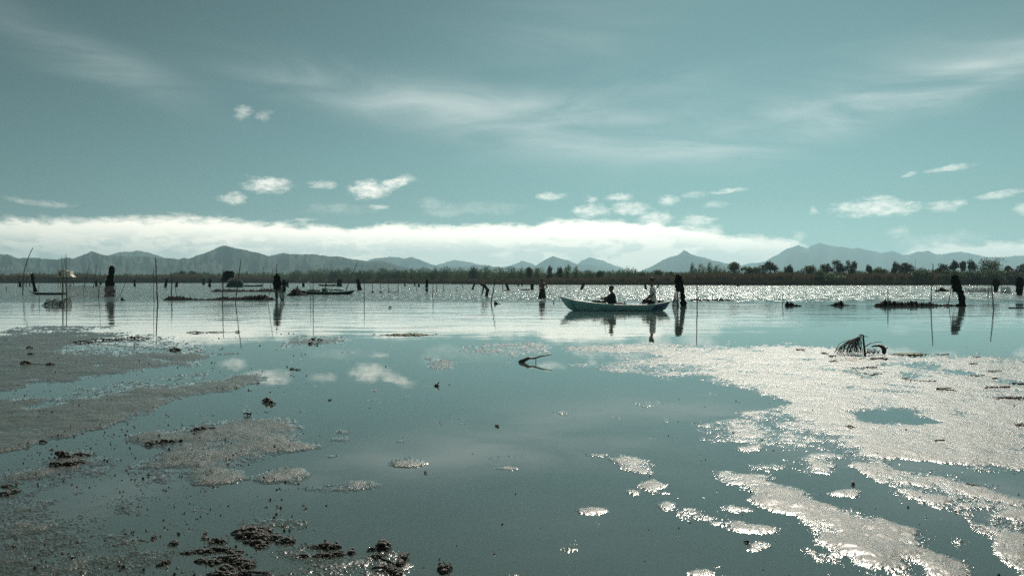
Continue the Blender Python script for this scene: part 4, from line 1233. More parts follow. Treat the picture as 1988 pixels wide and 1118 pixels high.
heap('draped_net', 'small dark pyramid of net beside the crooked branch at left', [(235.5, 583), (237, 575.5), (239, 579), (243.5, 583)], 583, 0.2, 'net', 41, 'pointed net fins')
pole('thin bent branch standing left of the tallest thick pole', [(226, 583), (229, 578), (234, 572), (241, 555), (248, 535)], 1.3, 'bent_branch', 'poles standing in the lagoon', False)
pole('short crossing branch at the foot of the bent branch', [(236, 580), (234, 574), (231, 571)], 1.1, 'bent_branch', 'poles standing in the lagoon', False)


def screen(label, x0, x1, yt, by, mat, seed, rope=True):
    rr = random.Random(seed)
    D = gp(994, by).y
    base = up(x0, by, D)
    base.z = 0
    root = thing('net_screen', label, 'fishing net', base, 'net screens')
    n = max(10, int((x1 - x0) / 3))
    rows = []
    tops = []
    for j in range(7):
        r = []
        for i in range(n + 1):
            x = x0 + (x1 - x0) * i / n
            s = math.sin(math.pi * ((i / n * 3) % 1)) * 1.5
            y = yt + s + (by + 0.5 - yt - s) * j / 6
            q = up(x, y, D)
            r.append(q + Vector((0, 0.12 * math.sin(i * 0.9 + j * .4) + rr.uniform(-.03, .03), -0.03 if j == 6 else 0)))
        rows.append(r)
    MB().grid(rows).make('netting', M[mat], root)
    MB().tube([q + Vector((0, -0.01, 0.012)) for q in rows[0]], 0.012, 4).make('head_rope', M['pole'], root)
    for i in (0, n // 3, 2 * n // 3, n):
        q = rows[0][i]
        MB().tube([(q.x, q.y + .03, -0.4), (q.x, q.y + .03, q.z + 0.1)], 0.018, 5).make('post', M['pole'], root)
    return root


screen('pale pinkish net screen left of the big cloaked net', 130, 222, 555, 577, 'mesh_pale', 3)
screen('pale low net screen between the right edge bundles', 1944, 1962, 557, 568, 'mesh', 5)
screen('faint low net screen right of the curved hanging net', 1874, 1926, 559, 567, 'mesh', 6)
# hooped net cage
D = gp(994, 593).y
root = thing('hooped_fish_trap', 'low hooped net trap in front of the dark raft at left', 'fish trap', Vector((up(108, 593, D).x, D, 0)))
hoops = [(86, 2.0), (95, 13.5), (103, 10), (109, 15.5), (116, 9), (124, 13), (132, 17)]
rows = []
for x_, h_ in hoops:
    c = up(x_, 593, D)
    hh = h_ * D / F
    r = [Vector((c.x, D + 0.32 * math.cos(a_), max(0.0, hh * math.sin(a_)) - 0.02)) for a_ in np.linspace(0, math.pi, 12)]
    rows.append(r)
MB().grid(rows).make('netting', M['mesh'], root)
for i in (1, 3, 5, 6):
    MB().tube([q * 1.0 + Vector((0, 0, 0.01)) for q in rows[i]], 0.014, 5).make('hoop', M['pole'], root)


# ------------------------------------------------------------------ huts
def hut(label, x0, x1, yt, yb, by, seed, roof=True):
    D = gp(994, by).y
    k = D / F
    c = up((x0 + x1) / 2, by, D)
    root = thing('stilt_hut', label, 'hut', (c.x, D, 0), 'little huts on stilts')
    w = (x1 - x0) * k
    z0, z1 = H + (HOR - yb) * k, H + (HOR - yt) * k
    if roof:
        MB().box((c.x - w * .02, D, (z0 + z1) / 2), (w * .94, 1.4, z1 - z0)).make('wall', M['cream'], root, False)
        MB().box((c.x - w * .28, D - .72, (z0 + z1) / 2 - .05), (w * .16, .05, (z1 - z0) * .7)).make('doorway', M['roof'], root, False)
        MB().box((c.x - w * .22, D, z1 + 0.09), (w * .66, 1.8, .09), 0, 0.03).make('roof', M['roof'], root, False)
        v, f = [], []
        MB().add([(c.x + w * .1, D - .75, z1 + .12), (c.x + w * .62, D - .75, z0 + .05), (c.x + w * .62, D + .75, z0 + .05), (c.x + w * .1, D + .75, z1 + .12),
                  (c.x + w * .1, D - .75, z1 + .06), (c.x + w * .62, D - .75, z0 - .01), (c.x + w * .62, D + .75, z0 - .01), (c.x + w * .1, D + .75, z1 + .06)],
                 [(0, 1, 2, 3), (7, 6, 5, 4), (0, 4, 5, 1), (1, 5, 6, 2), (2, 6, 7, 3), (3, 7, 4, 0)]).make('side_sheet', M['cream'], root, False)
    MB().box((c.x, D, z0 - 0.05), (w, 1.5, .07)).make('platform', M['darkwood'], root, False)
    for sx in (-.45, -.12, .2, .46):
        MB().tube([(c.x + sx * w, D - .55, -.5), (c.x + sx * w + .04, D - .55, z0 - 0.09)], .07, 6).make('stilt', M['darkwood'], root)
        MB().tube([(c.x + sx * w, D + .55, -.5), (c.x + sx * w - .03, D + .55, z0 - 0.09)], .07, 6).make('stilt', M['darkwood'], root)
    return root


hut('cream walled little hut with dark roof on stilts at left', 114, 141, 526, 538, 556, 1)
hut('bare wooden platform on stilts at far left', 36, 62, 530, 536.5, 556, 2, False)
D = gp(994, 556).y
mb = MB()
for k_ in range(9):
    mb.lump(up(41 + k_ * 2.3, 533.6 - (k_ % 3) * 1.3, D), (0.30, 0.35, 0.26), k_, 0.3)
tag(mb.make_at('white_net_pile', M['white_net'], up(50, 536, D)), 'white folded nets piled on the bare platform', 'fishing net')


# ------------------------------------------------------------------ boats
def boat(name, label, x0, x1, by, gun, zbow, mats, group='boats on the lagoon', beam=0.5, stem=(0.75, 0.38), thw=(.3, .55, .75)):
    """hull lofted from keel to rim; gun: (fraction, height m) of the rim from bow to stern; bow at the left"""
    D = gp(994, by).y
    k = D / F
    L = (x1 - x0) * k
    X0 = (x0 - CX) * k
    root = thing(name, label, 'boat', (X0 + L / 2, D, 0), group)
    NS, NK = 40, 9
    B = lambda s: beam * (max(0.0, 1 - abs(2 * s - 1) ** 2.2) ** 0.75 * (0.9 + .1 * s) + (0.16 * max(0, (s - .82) / .18)))
    zg = lambda s: float(np.interp(s, [g[0] for g in gun], [g[1] for g in gun]))
    zk = lambda s: -0.12 + 0.16 * abs(2 * s - 1) ** 5

    def pt(s, kk, side, off=0.0):
        a = stem[0] * (1 - kk ** 0.75)
        b = L - stem[1] * (1 - kk)
        x = a + s * (b - a)
        z = zk(s) + off + (zg(s) - zk(s) - off * .6) * kk
        y = max(B(s) * kk ** 0.42 - off, 0.0)
        return Vector((X0 + x, D + side * y, z))
    for side, nm in ((-1, 'hull_side'), (1, 'hull_side')):
        rows = [[pt(i / NS, j / NK, side) for j in range(NK + 1)] for i in range(NS + 1)]
        rin = [[pt(i / NS, 1 - j / NK, side, 0.028) for j in range(NK + 1)] for i in range(NS + 1)]
        rows = [a + b for a, b in zip(rows, rin)]
        o = MB().grid(rows).make(nm, M[mats[0]], root)
        for kk in (.45, .72):                                  # lap of the planks
            MB().tube([pt(i / 30, kk, side) + Vector((0, side * .006, 0)) for i in range(31)], 0.010, 4).make('plank_seam', M[mats[3]], o)
        MB().tube([pt(i / 40, 1.0, side) + Vector((0, 0, 0.012)) for i in range(41)], 0.026, 6).make('gunwale', M[mats[1]], root)
    # transom
    s1 = [pt(1, j / NK, -1) for j in range(NK + 1)]
    s2 = [pt(1, j / NK, 1) for j in range(NK + 1)]
    MB().grid([[q + Vector((0.004, 0, 0)) for q in s1], [q + Vector((0.004, 0, 0)) for q in s2]]).make('transom', M[mats[2]], root)
    # floor
    rows = [[Vector((pt(i / 20, .34, -1, .03).x, pt(i / 20, .34, -1, .03).y, 0.0)), Vector((pt(i / 20, .34, 1, .03).x, pt(i / 20, .34, 1, .03).y, 0.0))] for i in range(2, 19)]
    MB().grid(rows).make('floor_boards', M['boatwood'], root, False)
    for s in thw:
        z_ = zg(s) * .66
        x_ = pt(s, .8, 1).x
        MB().box((x_, D, z_), (0.22, 1.86 * B(s) - .06, 0.035)).make('thwart', M['boatwood'], root, False)
    # little foredeck
    rows = [[pt(i / 10 * .14 + .004, .97, -1, .01), pt(i / 10 * .14 + .004, .97, 1, .01)] for i in range(11)]
    MB().grid(rows).make('foredeck', M[mats[1]], root, False)
    return root, pt, D, L, X0


PPM = (603 - HOR) / H
gunm = [(0, .555), (.06, .50), (.12, .41), (.29, .31), (.49, .235), (.71, .22), (.83, .24), (.915, .30), (1, .385)]
root, pt, BD, BL, BX0 = boat('rowing_boat', 'pale teal rowing boat carrying two men, with dark blue stern patch', 1087, 1301.5, 603, gunm, .55, ('teal', 'teal_pale', 'navy', 'teal'), thw=(.33, .47, .845), stem=(.42, .22))
rows = [[pt(s, kk, -1) + Vector((0, -0.007, 0)) for kk in np.linspace(.30, .93, 7)] for s in np.linspace(.845, .985, 10)]
MB().grid(rows).make('stern_patch', M['navy'], root)
rows = [[pt(s, kk, -1) + Vector((0, -0.006, 0)) for kk in np.linspace(.2, .96, 7)] for s in np.linspace(.088, .096, 3)]
MB().grid(rows).make('bow_rib', M['darkboat'], root)
LX = lambda px: (px - 1195) / PPM
BC = Vector(((1195 - CX) * BD / F, BD, 0))


def bl(px, py, y=0.0):
    return BC + Vector((LX(px), y, (603 - py) / PPM))


# gear in the boat
mb = MB()
for k_ in range(7):
    mb.lump(bl(1153 + k_ * 3.3, 587.6 - (2.2 - k_ * .25), -.05), (.09, .16, .055), 30 + k_, .25)
tag(mb.make_at('net_coil', M['net'], bl(1160, 592)), 'dark coil of net lying forward of the seated boatman', 'fishing net')
mb = MB()
for k_ in range(5):
    mb.lump(bl(1199 + k_ * 2.5, 589, .05), (.07, .14, .05), 40 + k_, .25)
tag(mb.make_at('rope_coil', M['darkwood'], bl(1204, 592)), 'low dark rope coil just behind the seated boatman', 'rope')
root2 = thing('water_jug', 'small teal jug standing amidships in the boat', 'jug', bl(1213, 597))
MB().tube([bl(1213, 596.5, .1), bl(1213, 591, .1), bl(1213, 588.5, .1), bl(1213, 587, .1)], [.075, .08, .05, .03], 12).make('body', M['teal'], root2)
MB().tube([bl(1213, 587, .1), bl(1213, 585.6, .1)], [.033, .033], 10).make('cap', M['teal_pale'], root2)
MB().tube([bl(1214.5, 588.5, .1), bl(1217.5, 589, .1), bl(1217.5, 592, .1), bl(1216, 593, .1)], .012, 6).make('handle', M['teal'], root2)
root2 = thing('cooking_pot', 'dark metal pot with lid at the boat stern', 'pot', bl(1283, 592))
MB().tube([bl(1283, 591.5, .05), bl(1283, 587, .05), bl(1283, 583.8, .05)], [.10, .14, .13], 12).make('pot', M['metal'], root2)
MB().tube([bl(1283, 583.9, .05), bl(1283, 582.8, .05), bl(1283, 582.2, .05)], [.14, .08, .02], 12).make('lid', M['metal'], root2)


# moored boats at left
gund = [(0, .42), (.08, .36), (.2, .26), (.4, .2), (.7, .2), (.88, .26), (1, .40)]
boat('moored_boat', 'dark moored boat with green-shirted sitter, left of centre', 573, 690, 571.5, gund, .4, ('darkboat', 'seaboat', 'darkboat', 'darkboat'), beam=.6, thw=(.35, .7))
boat('moored_boat', 'low slim sea green boat behind the green net heap', 470, 512, 556.5, [(0, .5), (.2, .36), (.6, .32), (1, .5)], .4, ('seaboat', 'teal_pale', 'seaboat', 'darkboat'), beam=.6)
boat('moored_boat', 'dark low raft-like boat at far left with raised bow', 56.5, 131, 572, [(0, .34), (.06, .22), (.2, .14), (.8, .13), (1, .16)], .3, ('darkboat', 'darkboat', 'darkboat', 'darkboat'), beam=.7, thw=(.5,))
boat('moored_boat', 'small far boat beyond the moored boat', 616, 654, 555.5, [(0, .5), (.3, .34), (.7, .32), (1, .44)], .4, ('darkboat', 'seaboat', 'darkboat', 'darkboat'), beam=.6)
D2 = gp(994, 571.5).y
pole('long punting pole leaning right out of the moored boat', [(671, 566), (680, 541), (694.5, 509)], 1.5, 'punting_pole', None, True, 'pole', 0.05)
mb = MB()
for k_ in range(10):
    mb.lump(up(640 + k_ * 2.9, 562.0 + (k_ % 2) * .8, D2), (.13, .3, .12), 70 + k_, .3)
tag(mb.make_at('blue_tarp', M['blue_tarp'], up(652, 566, D2)), 'crumpled pale blue tarp in the moored boat', 'tarp')
mb = MB()
for k_ in range(6):
    mb.lump(up(600 + k_ * 4, 563.6 + (k_ % 2) * .6, D2), (.14, .3, .09), 90 + k_, .3)
tag(mb.make_at('net_coil', M['netg'], up(610, 566, D2)), 'green net piled forward in the moored boat', 'fishing net')


# ------------------------------------------------------------------ people
def remeshed(name, mb, mat, parent, voxel=0.011, smooth=3):
    me = bpy.data.meshes.new('tmp')
    off = root_of(parent).location
    me.from_pydata([tuple(v - off) for v in mb.v], [], mb.f)
    o = bpy.data.objects.new('tmp', me)
    COL.objects.link(o)
    m = o.modifiers.new('r', 'REMESH')
    m.mode = 'VOXEL'
    m.voxel_size = voxel
    s = o.modifiers.new('s', 'SMOOTH')
    s.iterations = smooth
    s.factor = 0.5
    dg = bpy.context.evaluated_depsgraph_get()
    ev = o.evaluated_get(dg)
    nm = bpy.data.meshes.new_from_object(ev)
    nm.name = name
    bpy.data.objects.remove(o)
    bpy.data.meshes.remove(me)
    nm.materials.clear()
    nm.materials.append(mat)
    nm.polygons.foreach_set('use_smooth', [True] * len(nm.polygons))
    return link(name, nm, parent)


def cap(mb, a, b, ra, rb, flat=1.0):
    """a rounded, tapering limb"""
    a, b = Vector(a), Vector(b)
    d = (b - a)
    n = d.normalized() if d.length > 1e-6 else Vector((0, 0, 1))
    mb.tube([a - n * ra * .95, a - n * ra * .6, a, a.lerp(b, .5), b, b + n * rb * .6, b + n * rb * .95], [ra * .25, ra * .8, ra, (ra + rb) / 2, rb, rb * .8, rb * .25], 10, flat)


def ell(mb, c, r, sub=3):
    mb.lump(c, r, 1, 0.0, sub)


def hand(mb, w, d, side, curl=0.5):
    """palm and five fingers from wrist w in direction d"""
    d = Vector(d).normalized()
    n = Vector((0, side, 0)) - d * d.y * side
    n = n.normalized() if n.length > .1 else Vector((0, 0, 1))
    u_ = d.cross(n).normalized()
    p0 = w + d * .09
    cap(mb, w, p0, .026, .034)
    for q, ln in zip((-1.5, -.5, .5, 1.5), (.065, .078, .074, .058)):
        b0 = p0 + u_ * q * .019
        m_ = b0 + d * ln * .55 - n * ln * .2 * curl
        e = m_ + d * ln * .35 - n * ln * .5 * curl
        cap(mb, b0, m_, .0095, .009)
        cap(mb, m_, e, .009, .0075)
    t0 = w + d * .035 - u_ * .03
    t1 = t0 + d * .035 - u_ * .03 - n * .012
    cap(mb, t0, t1, .013, .0105)
    cap(mb, t1, t1 + d * .032 - n * .012, .0105, .009)


def person(label, base, J, shirt=None, lower=None, group='people on the lagoon', face=(-1, 0, 0), sleeve=.5, skirt=None, vox=.011):
    """J: joints in metres relative to base; side index 0 is nearest the camera"""
    base = Vector(base)
    root = thing('person', label, 'person', base, group)
    G = {k: ([base + Vector(q) for q in v] if isinstance(v, list) else base + Vector(v)) for k, v in J.items()}
    fd = Vector(face).normalized()
    b = MB()
    pel, che, nek, hd = G['pelvis'], G['chest'], G['neck'], G['head']
    sh, el_, wr = G['shoulder'], G['elbow'], G['wrist']
    hp, kn, an = G['hip'], G['knee'], G['ankle']
    md = pel.lerp(che, .5)
    for i in (0, 1):
        o_ = (sh[i] - che) * .45
        oh = (hp[i] - pel) * .7
        cap(b, pel + oh, md + o_ * .75, .105, .092)
        cap(b, md + o_ * .75, che + o_, .092, .105)
        cap(b, che.lerp(nek, .3) + o_, sh[i], .075, .058)
        cap(b, sh[i], el_[i], .052, .040)
        cap(b, el_[i], wr[i], .041, .028)
        hand(b, wr[i], (wr[i] - el_[i]), -1 if i == 0 else 1)
        cap(b, hp[i], kn[i], .088, .060)
        cap(b, kn[i].lerp(an[i], .02), kn[i].lerp(an[i], .35), .058, .060)
        cap(b, kn[i].lerp(an[i], .35), an[i], .060, .038)
        cap(b, an[i] - Vector((0, 0, .03)), an[i] + fd * .17 - Vector((0, 0, .05)), .038, .030)
    cap(b, che.lerp(nek, .4), hd - Vector((0, 0, .06)), .062, .052)
    side = Vector((0, 0, 1)).cross(fd).normalized()
    mb_h = MB()
    ell(b, hd + fd * .0, (.088, .080, .118) if abs(fd.x) > .5 else (.080, .088, .118))
    cap(b, hd - Vector((0, 0, .07)) + fd * .03, hd - Vector((0, 0, .10)) + fd * .055, .05, .034)      # jaw
    cap(b, hd + fd * .082 + Vector((0, 0, .025)), hd + fd * .108 - Vector((0, 0, .018)), .011, .015)   # nose
    cap(b, hd + fd * .078 - Vector((0, 0, .052)) + side * .018, hd + fd * .078 - Vector((0, 0, .052)) - side * .018, .011, .011)  # lips
    cap(b, hd + fd * .072 + Vector((0, 0, .035)) + side * .04, hd + fd * .072 + Vector((0, 0, .035)) - side * .04, .012, .012)   # brow
    for sgn in (-1, 1):
        ell(b, hd + side * sgn * .083 - fd * .01, (.02, .02, .032), 1)
        ell(mb_h, hd + fd * .080 + side * sgn * .032 + Vector((0, 0, .008)), (.010, .010, .008), 1)
    body = remeshed('body', b, M['skin'], root, vox)
    mb_h.make('eyes', M['hair'], body)
    h = MB()
    ell(h, hd - fd * .022 + Vector((0, 0, .024)), (.094, .088, .112))
    hb = remeshed('hair', h, M['hair'], root, .012, 1)
    if shirt:
        s = MB()
        for i in (0, 1):
            o_ = (sh[i] - che) * .45
            oh = (hp[i] - pel) * .7
            cap(s, pel + oh - (che - pel).normalized() * .06, md + o_ * .75, .128, .112)
            cap(s, md + o_ * .75, che + o_, .112, .122)
            cap(s, che.lerp(nek, .3) + o_, sh[i], .088, .074)
            cap(s, sh[i], sh[i].lerp(el_[i], sleeve * 1.3), .072, .066)
        remeshed('shirt', s, M[shirt], root, .014, 2)
    if lower:
        s = MB()
        for i in (0, 1):
            cap(s, pel + (hp[i] - pel) * .6, hp[i], .120, .108)
            cap(s, hp[i], hp[i].lerp(kn[i], .97), .106, .082)
        remeshed('trousers', s, M[lower], root, .014, 2)
    if skirt:
        rows = []
        for q, (z_, rx, ry, ox) in enumerate(skirt):
            rows.append([base + Vector((ox + pel.x - base.x + rx * math.cos(a_) * (1 + .08 * math.sin(a_ * 7 + q * .3)), pel.y - base.y + ry * math.sin(a_) * (1 + .08 * math.sin(a_ * 5)), z_)) for a_ in np.linspace(0, 2 * math.pi, 25)])
        MB().grid(rows).make('skirt', M['black_cloth'], root)
    return root


def sit(x, z_seat, lean=0.0, knee=(-.40, .18), ank=(-.42, -.20), head=(-.05, .62), arm=((-.24, .30), (-.42, .30)), w=.17, ex=0.0):
    """seated figure seen from its left side, facing left; offsets from the pelvis"""
    p_ = (x, 0, z_seat + .09)
    q = lambda o, y=0: (p_[0] + o[0], y, p_[2] + o[1])
    hl = head
    return {'pelvis': p_, 'chest': q((hl[0] * .55 + lean, hl[1] * .56)), 'neck': q((hl[0] * .8 + lean, hl[1] * .82)), 'head': q((hl[0] * 1.2 + lean, hl[1] * 1.14)),
            'shoulder': [q((hl[0] * .6 + lean, hl[1] * .72), -w), q((hl[0] * .6 + lean, hl[1] * .72), w)], 'elbow': [q(arm[0], -w - .05), q(arm[0], w + .05)], 'wrist': [q(arm[1], -w + .07), q(arm[1], w - .07)],
            'hip': [q((-.02, -.01), -.09), q((-.02, -.01), .09)], 'knee': [q(knee, -.13), q(knee, .13)], 'ankle': [q(ank, -.12), q(ank, .12)]}


J = sit(LX(1192), .155, 0, (-.34, .26), (-.44, -.16), (-.10, .58), ((-.27, .26), (-.44, .26)))
person('boatman in black clothes seated hunched in the teal boat, knees up', BC, J, 'black_cloth', 'black_cloth', sleeve=.75)
J = sit(LX(1269), .255, 0, (-.38, .05), (-.42, -.25), (-.08, .77), ((-.06, .32), (-.28, .12)), w=.19)
person('dark haired boatman in white shirt seated upright at the boat stern', BC, J, 'white_cloth', 'black_cloth', sleeve=.42)
tag(MB().tube([bl(1171.5, 578, -.08), bl(1174, 570, -.06), bl(1177, 556.5, -.03)], [.011, .009, .004], 6).make_at('fishing_rod', M['pole'], bl(1171.5, 578, -.08)), 'thin rod held up by the seated boatman in black', 'rod')
tag(MB().tube([bl(1240, 590, -.2), bl(1256.5, 580.8, -.12), bl(1262, 577.5, -.09)], [.014, .014, .013], 6).make_at('paddle_shaft', M['boatwood'], bl(1240, 590, -.2)), 'short pale paddle shaft in hands of the white-shirted boatman', 'paddle')

# wading woman / man standing, hand on hip, seen from behind
D = gp(994, 579.5).y
k = D / F
base = Vector(((1052.5 - CX) * k, D, 0))
z = lambda py: (579.5 - py) * k
xx = lambda px: (px - 1052.5) * k
J = {'pelvis': (xx(1053), 0, .52), 'chest': (xx(1053), 0, .90), 'neck': (xx(1052.2), 0, 1.10), 'head': (xx(1051), -.02, 1.265),
     'shoulder': [(xx(1053) - .17, 0, 1.03), (xx(1053) + .17, 0, 1.03)], 'elbow': [(xx(1053) - .22, -.03, .76), (xx(1053) + .34, .03, .80)], 'wrist': [(xx(1053) - .20, -.08, .52), (xx(1053) + .17, .0, .64)],
     'hip': [(xx(1053) - .09, 0, .5), (xx(1053) + .09, 0, .5)], 'knee': [(xx(1053) - .11, 0, .08), (xx(1053) + .10, -.03, .08)], 'ankle': [(xx(1053) - .11, 0, -.32), (xx(1053) + .1, 0, -.32)]}
person('bare-backed wader in long dark skirt-like wrap, hand on hip', base, J, None, None, face=(-.5, .8, 0), skirt=[(.66, .16, .12, 0), (.52, .19, .15, 0), (.34, .22, .18, -.01), (.16, .26, .2, -.02), (.02, .29, .22, -.02)], vox=.012)
# bending wader
D = gp(994, 576).y
k = D / F
base = Vector(((943 - CX) * k, D, 0))
q = lambda px, py, y=0: ((px - 943) * k, y, (576 - py) * k)
J = {'pelvis': q(946.5, 562), 'chest': q(940.5, 553.5), 'neck': q(937.5, 551.8), 'head': q(935.2, 552.5),
     'shoulder': [q(938.8, 553, -.17), q(938.8, 553, .17)], 'elbow': [q(937.5, 562, -.2), q(938.5, 562, .2)], 'wrist': [q(936, 569.5, -.15), q(936.5, 569.5, .15)],
     'hip': [q(946.5, 562.5, -.09), q(946.5, 562.5, .09)], 'knee': [q(943.5, 573.5, -.13), q(945.5, 573.5, .14)], 'ankle': [q(946.5, 585, -.13), q(947.5, 585, .14)]}
person('dark-clothed wader bending forward with arms reaching into water', base, J, 'black_cloth', 'black_cloth', vox=.012, sleeve=.3)
# sitter in the moored boat
k = D2 / F
base = Vector(((632 - CX) * k, D2, 0))
J = sit(.12, .13, 0, (-.32, .26), (-.42, -.14), (-.08, .55), ((-.25, .26), (-.40, .26)))
person('person in pale green shirt sitting in the dark moored boat', base, J, 'green_cloth', 'black_cloth', vox=.013)
#@@NEXT
# ------------------------------------------------------------------ things lying on the flats
def gpm(x, y):
    """a point on the mud (or the water standing on it)"""
    z_ = max(mud_h(x, y), 0.0) if y < 1225 else 0.0
    return gp(x, y, z_)


def clump(label, parts, seed, name='mud_clump', mat='clod', cat='mud clump', group='clods of mud on the flats', rough=.38):
    """parts: (x, y, half width, height) in photo units; y is where the lump rests"""
    rr = random.Random(seed)
    mb = MB()
    allp = []
    for (x, y, w, h) in parts:
        p0 = gpm(x, y)
        k = p0.y / F
        # rough heart of the clod, half sunk in the mud
        hw, hh = w * k, h * k
        core = [p0 + Vector((hw * t_, rr.uniform(-.12, .12) * hw, hh * (.10 + .42 * (1 - t_ * t_)) * rr.uniform(.8, 1.2))) for t_ in np.linspace(-1, 1, 7)]
        q_ = min(1.0, 3.0 * h / w)
        hh0, hh = hh, hh * q_
        mb.tube(core, [hh * k_ * rr.uniform(.6, 1.2) for k_ in (.10, .26, .34, .36, .34, .26, .10)], 7)
        hh = hh0
        allp.append(p0)
        n = max(8, int(w * 2.2))
        ctr = [rr.uniform(-.9, .9) for _ in range(3)]
        for i in range(n):
            t_ = max(-1.15, min(1.15, rr.choice(ctr) + rr.gauss(0, .28)))
            f = 1 - 0.55 * min(1, abs(t_))
            r = hh * (.08 + .34 * rr.random() ** 2) * (.55 + .45 * f)
            c_ = p0 + Vector((hw * t_, rr.gauss(0, .8) * hh, hh * f * rr.uniform(-.05, .8)))
            mb.lump(c_, (r * rr.uniform(.7, 1.6), r * rr.uniform(.7, 1.6), r * rr.uniform(.5, 1.3)), rr.randint(0, 9999), rough, 1)
    for i in range(len(allp) - 1):                       # smear of mud that joins the pieces
        a_, b_ = allp[i], allp[i + 1]
        r = .004
        mb.tube([a_.lerp(b_, t_) + Vector((rr.uniform(-r, r), rr.uniform(-r, r), r * .2)) for t_ in (0, .25, .5, .75, 1)], [r * .8, r, r * 1.1, r, r * .8], 6)
    b = gpm(parts[0][0], parts[0][1])
    return tag(mb.make_at(name, M[mat], b), label, cat, group)


clump('largest dark crumbly clod arc in the lower left foreground', [(470, 1036, 22, 13), (492, 1037, 26, 18), (480, 1041, 20, 12), (505, 1046, 20, 14), (500, 1056, 16, 12), (512, 1062, 12, 9)], 1)
clump('dark ridge of mud trailing right from the largest clod', [(535, 1046, 22, 10), (556, 1052, 14, 11), (566, 1054, 7, 9)], 2)
clump('long low dark mud ridge under the largest clod', [(365, 1074, 16, 6), (395, 1071, 22, 8), (425, 1068, 24, 9), (455, 1072, 18, 7)], 3)
clump('crumbly pale and dark clod pile at the bottom edge', [(390, 1090, 14, 8), (415, 1092, 18, 9), (445, 1086, 24, 12), (470, 1094, 22, 12), (440, 1106, 16, 14), (480, 1100, 18, 10), (425, 1116, 26, 10), (490, 1114, 30, 10)], 4)
clump('small dark lump left of the long mud ridge', [(334, 1057, 7, 8), (340, 1055, 6, 9)], 5)
clump('small dark lump below the left lump', [(323, 1092, 9, 9), (312, 1097, 7, 7)], 6)
clump('medium dark lump just left of the largest clod', [(420, 1051, 12, 10), (432, 1053, 9, 9)], 7)
clump('tiny upright clod left of the medium lump', [(396, 1046, 6, 6), (399, 1038, 2.5, 7)], 8)
clump('tiny dark clod standing in water at the lower left', [(297, 1046, 3, 9)], 9)
clump('flat dark ridge right of the trailing mud ridge', [(612, 1062, 10, 6), (632, 1062, 20, 11), (650, 1063, 14, 10)], 10)
clump('low pale lump chain below the flat dark ridge', [(590, 1080, 14, 7), (630, 1079, 22, 8), (655, 1077, 14, 9), (683, 1074, 9, 8)], 11)
clump('rounded pale clod at the bottom centre left', [(745, 1062, 14, 18), (722, 1068, 8, 8)], 12)
clump('large wet pale lump with rough rim at the bottom edge', [(745, 1105, 24, 12), (768, 1112, 14, 14), (782, 1086, 8, 16), (776, 1098, 8, 12), (735, 1080, 18, 6)], 13)
clump('isolated round clod at the bottom right of the pale lumps', [(858, 1106, 9, 13), (870, 1105, 9, 13)], 14)
clump('dark clod group on a little island at left', [(120, 886, 8, 14), (133, 888, 9, 8), (155, 884, 18, 7), (108, 902, 12, 9), (135, 902, 16, 8), (150, 899, 12, 7)], 15)
clump('dark clods at the rim of the left middle mud patch', [(383, 836, 9, 9), (395, 834, 6, 9), (410, 832, 10, 5)], 16)
clump('small clods on the water edge below the middle mud patch', [(290, 862, 9, 7), (320, 857, 6, 7), (333, 858, 5, 7), (352, 856, 4, 6)], 17)
clump('small clods at the left edge of the picture', [(10, 960, 12, 9), (30, 955, 8, 7), (15, 945, 16, 6)], 18)
clump('floating clod with pale rim near the upper pool', [(518, 780, 10, 9), (528, 784, 6, 7)], 19)
clump('little clod left of the upper pool clod', [(480, 805, 8, 6)], 20)
clump('dark specks of mud on the small far island', [(607, 660, 4, 6), (620, 661, 5, 6), (603, 667, 5, 5), (616, 668, 3, 4)], 21)
clump('small clod beside the far left mud bar', [(50, 706, 10, 8), (98, 708, 10, 6)], 22)
clump('pale lump on the upper left mud bank', [(60, 688, 8, 5), (56, 676, 6, 5)], 23)
clump('line of dark debris on the upper left waterline', [(200, 660, 30, 5), (260, 657, 30, 5), (160, 665, 20, 5), (340, 680, 12, 6)], 24)
clump('dotted dark debris line crossing the left shallows', [(380, 646, 18, 4), (420, 645, 16, 3), (462, 645, 5, 4)], 25)
clump('round black stone floating mid pool', [(826, 918, 2.5, 5)], 26)
clump('dark speck left of the glittering patches', [(964, 827, 3, 5), (967, 829, 2, 4)], 27)
clump('tiny dark clod in the open pool near the left islands', [(640, 777, 3, 4)], 28)
clump('pair of dark clods left of the reflected cloud', [(567, 717, 3, 5), (578, 718, 6, 3)], 29)
clump('dark stone on the lower glitter patch', [(1450, 1053, 4, 7)], 30)
clump('small dark upright stone in the right channel', [(1656, 941, 1.8, 8)], 31)
clump('small dark floating clump far out below the net stakes', [(757, 598, 3, 4)], 32, mat='weed')

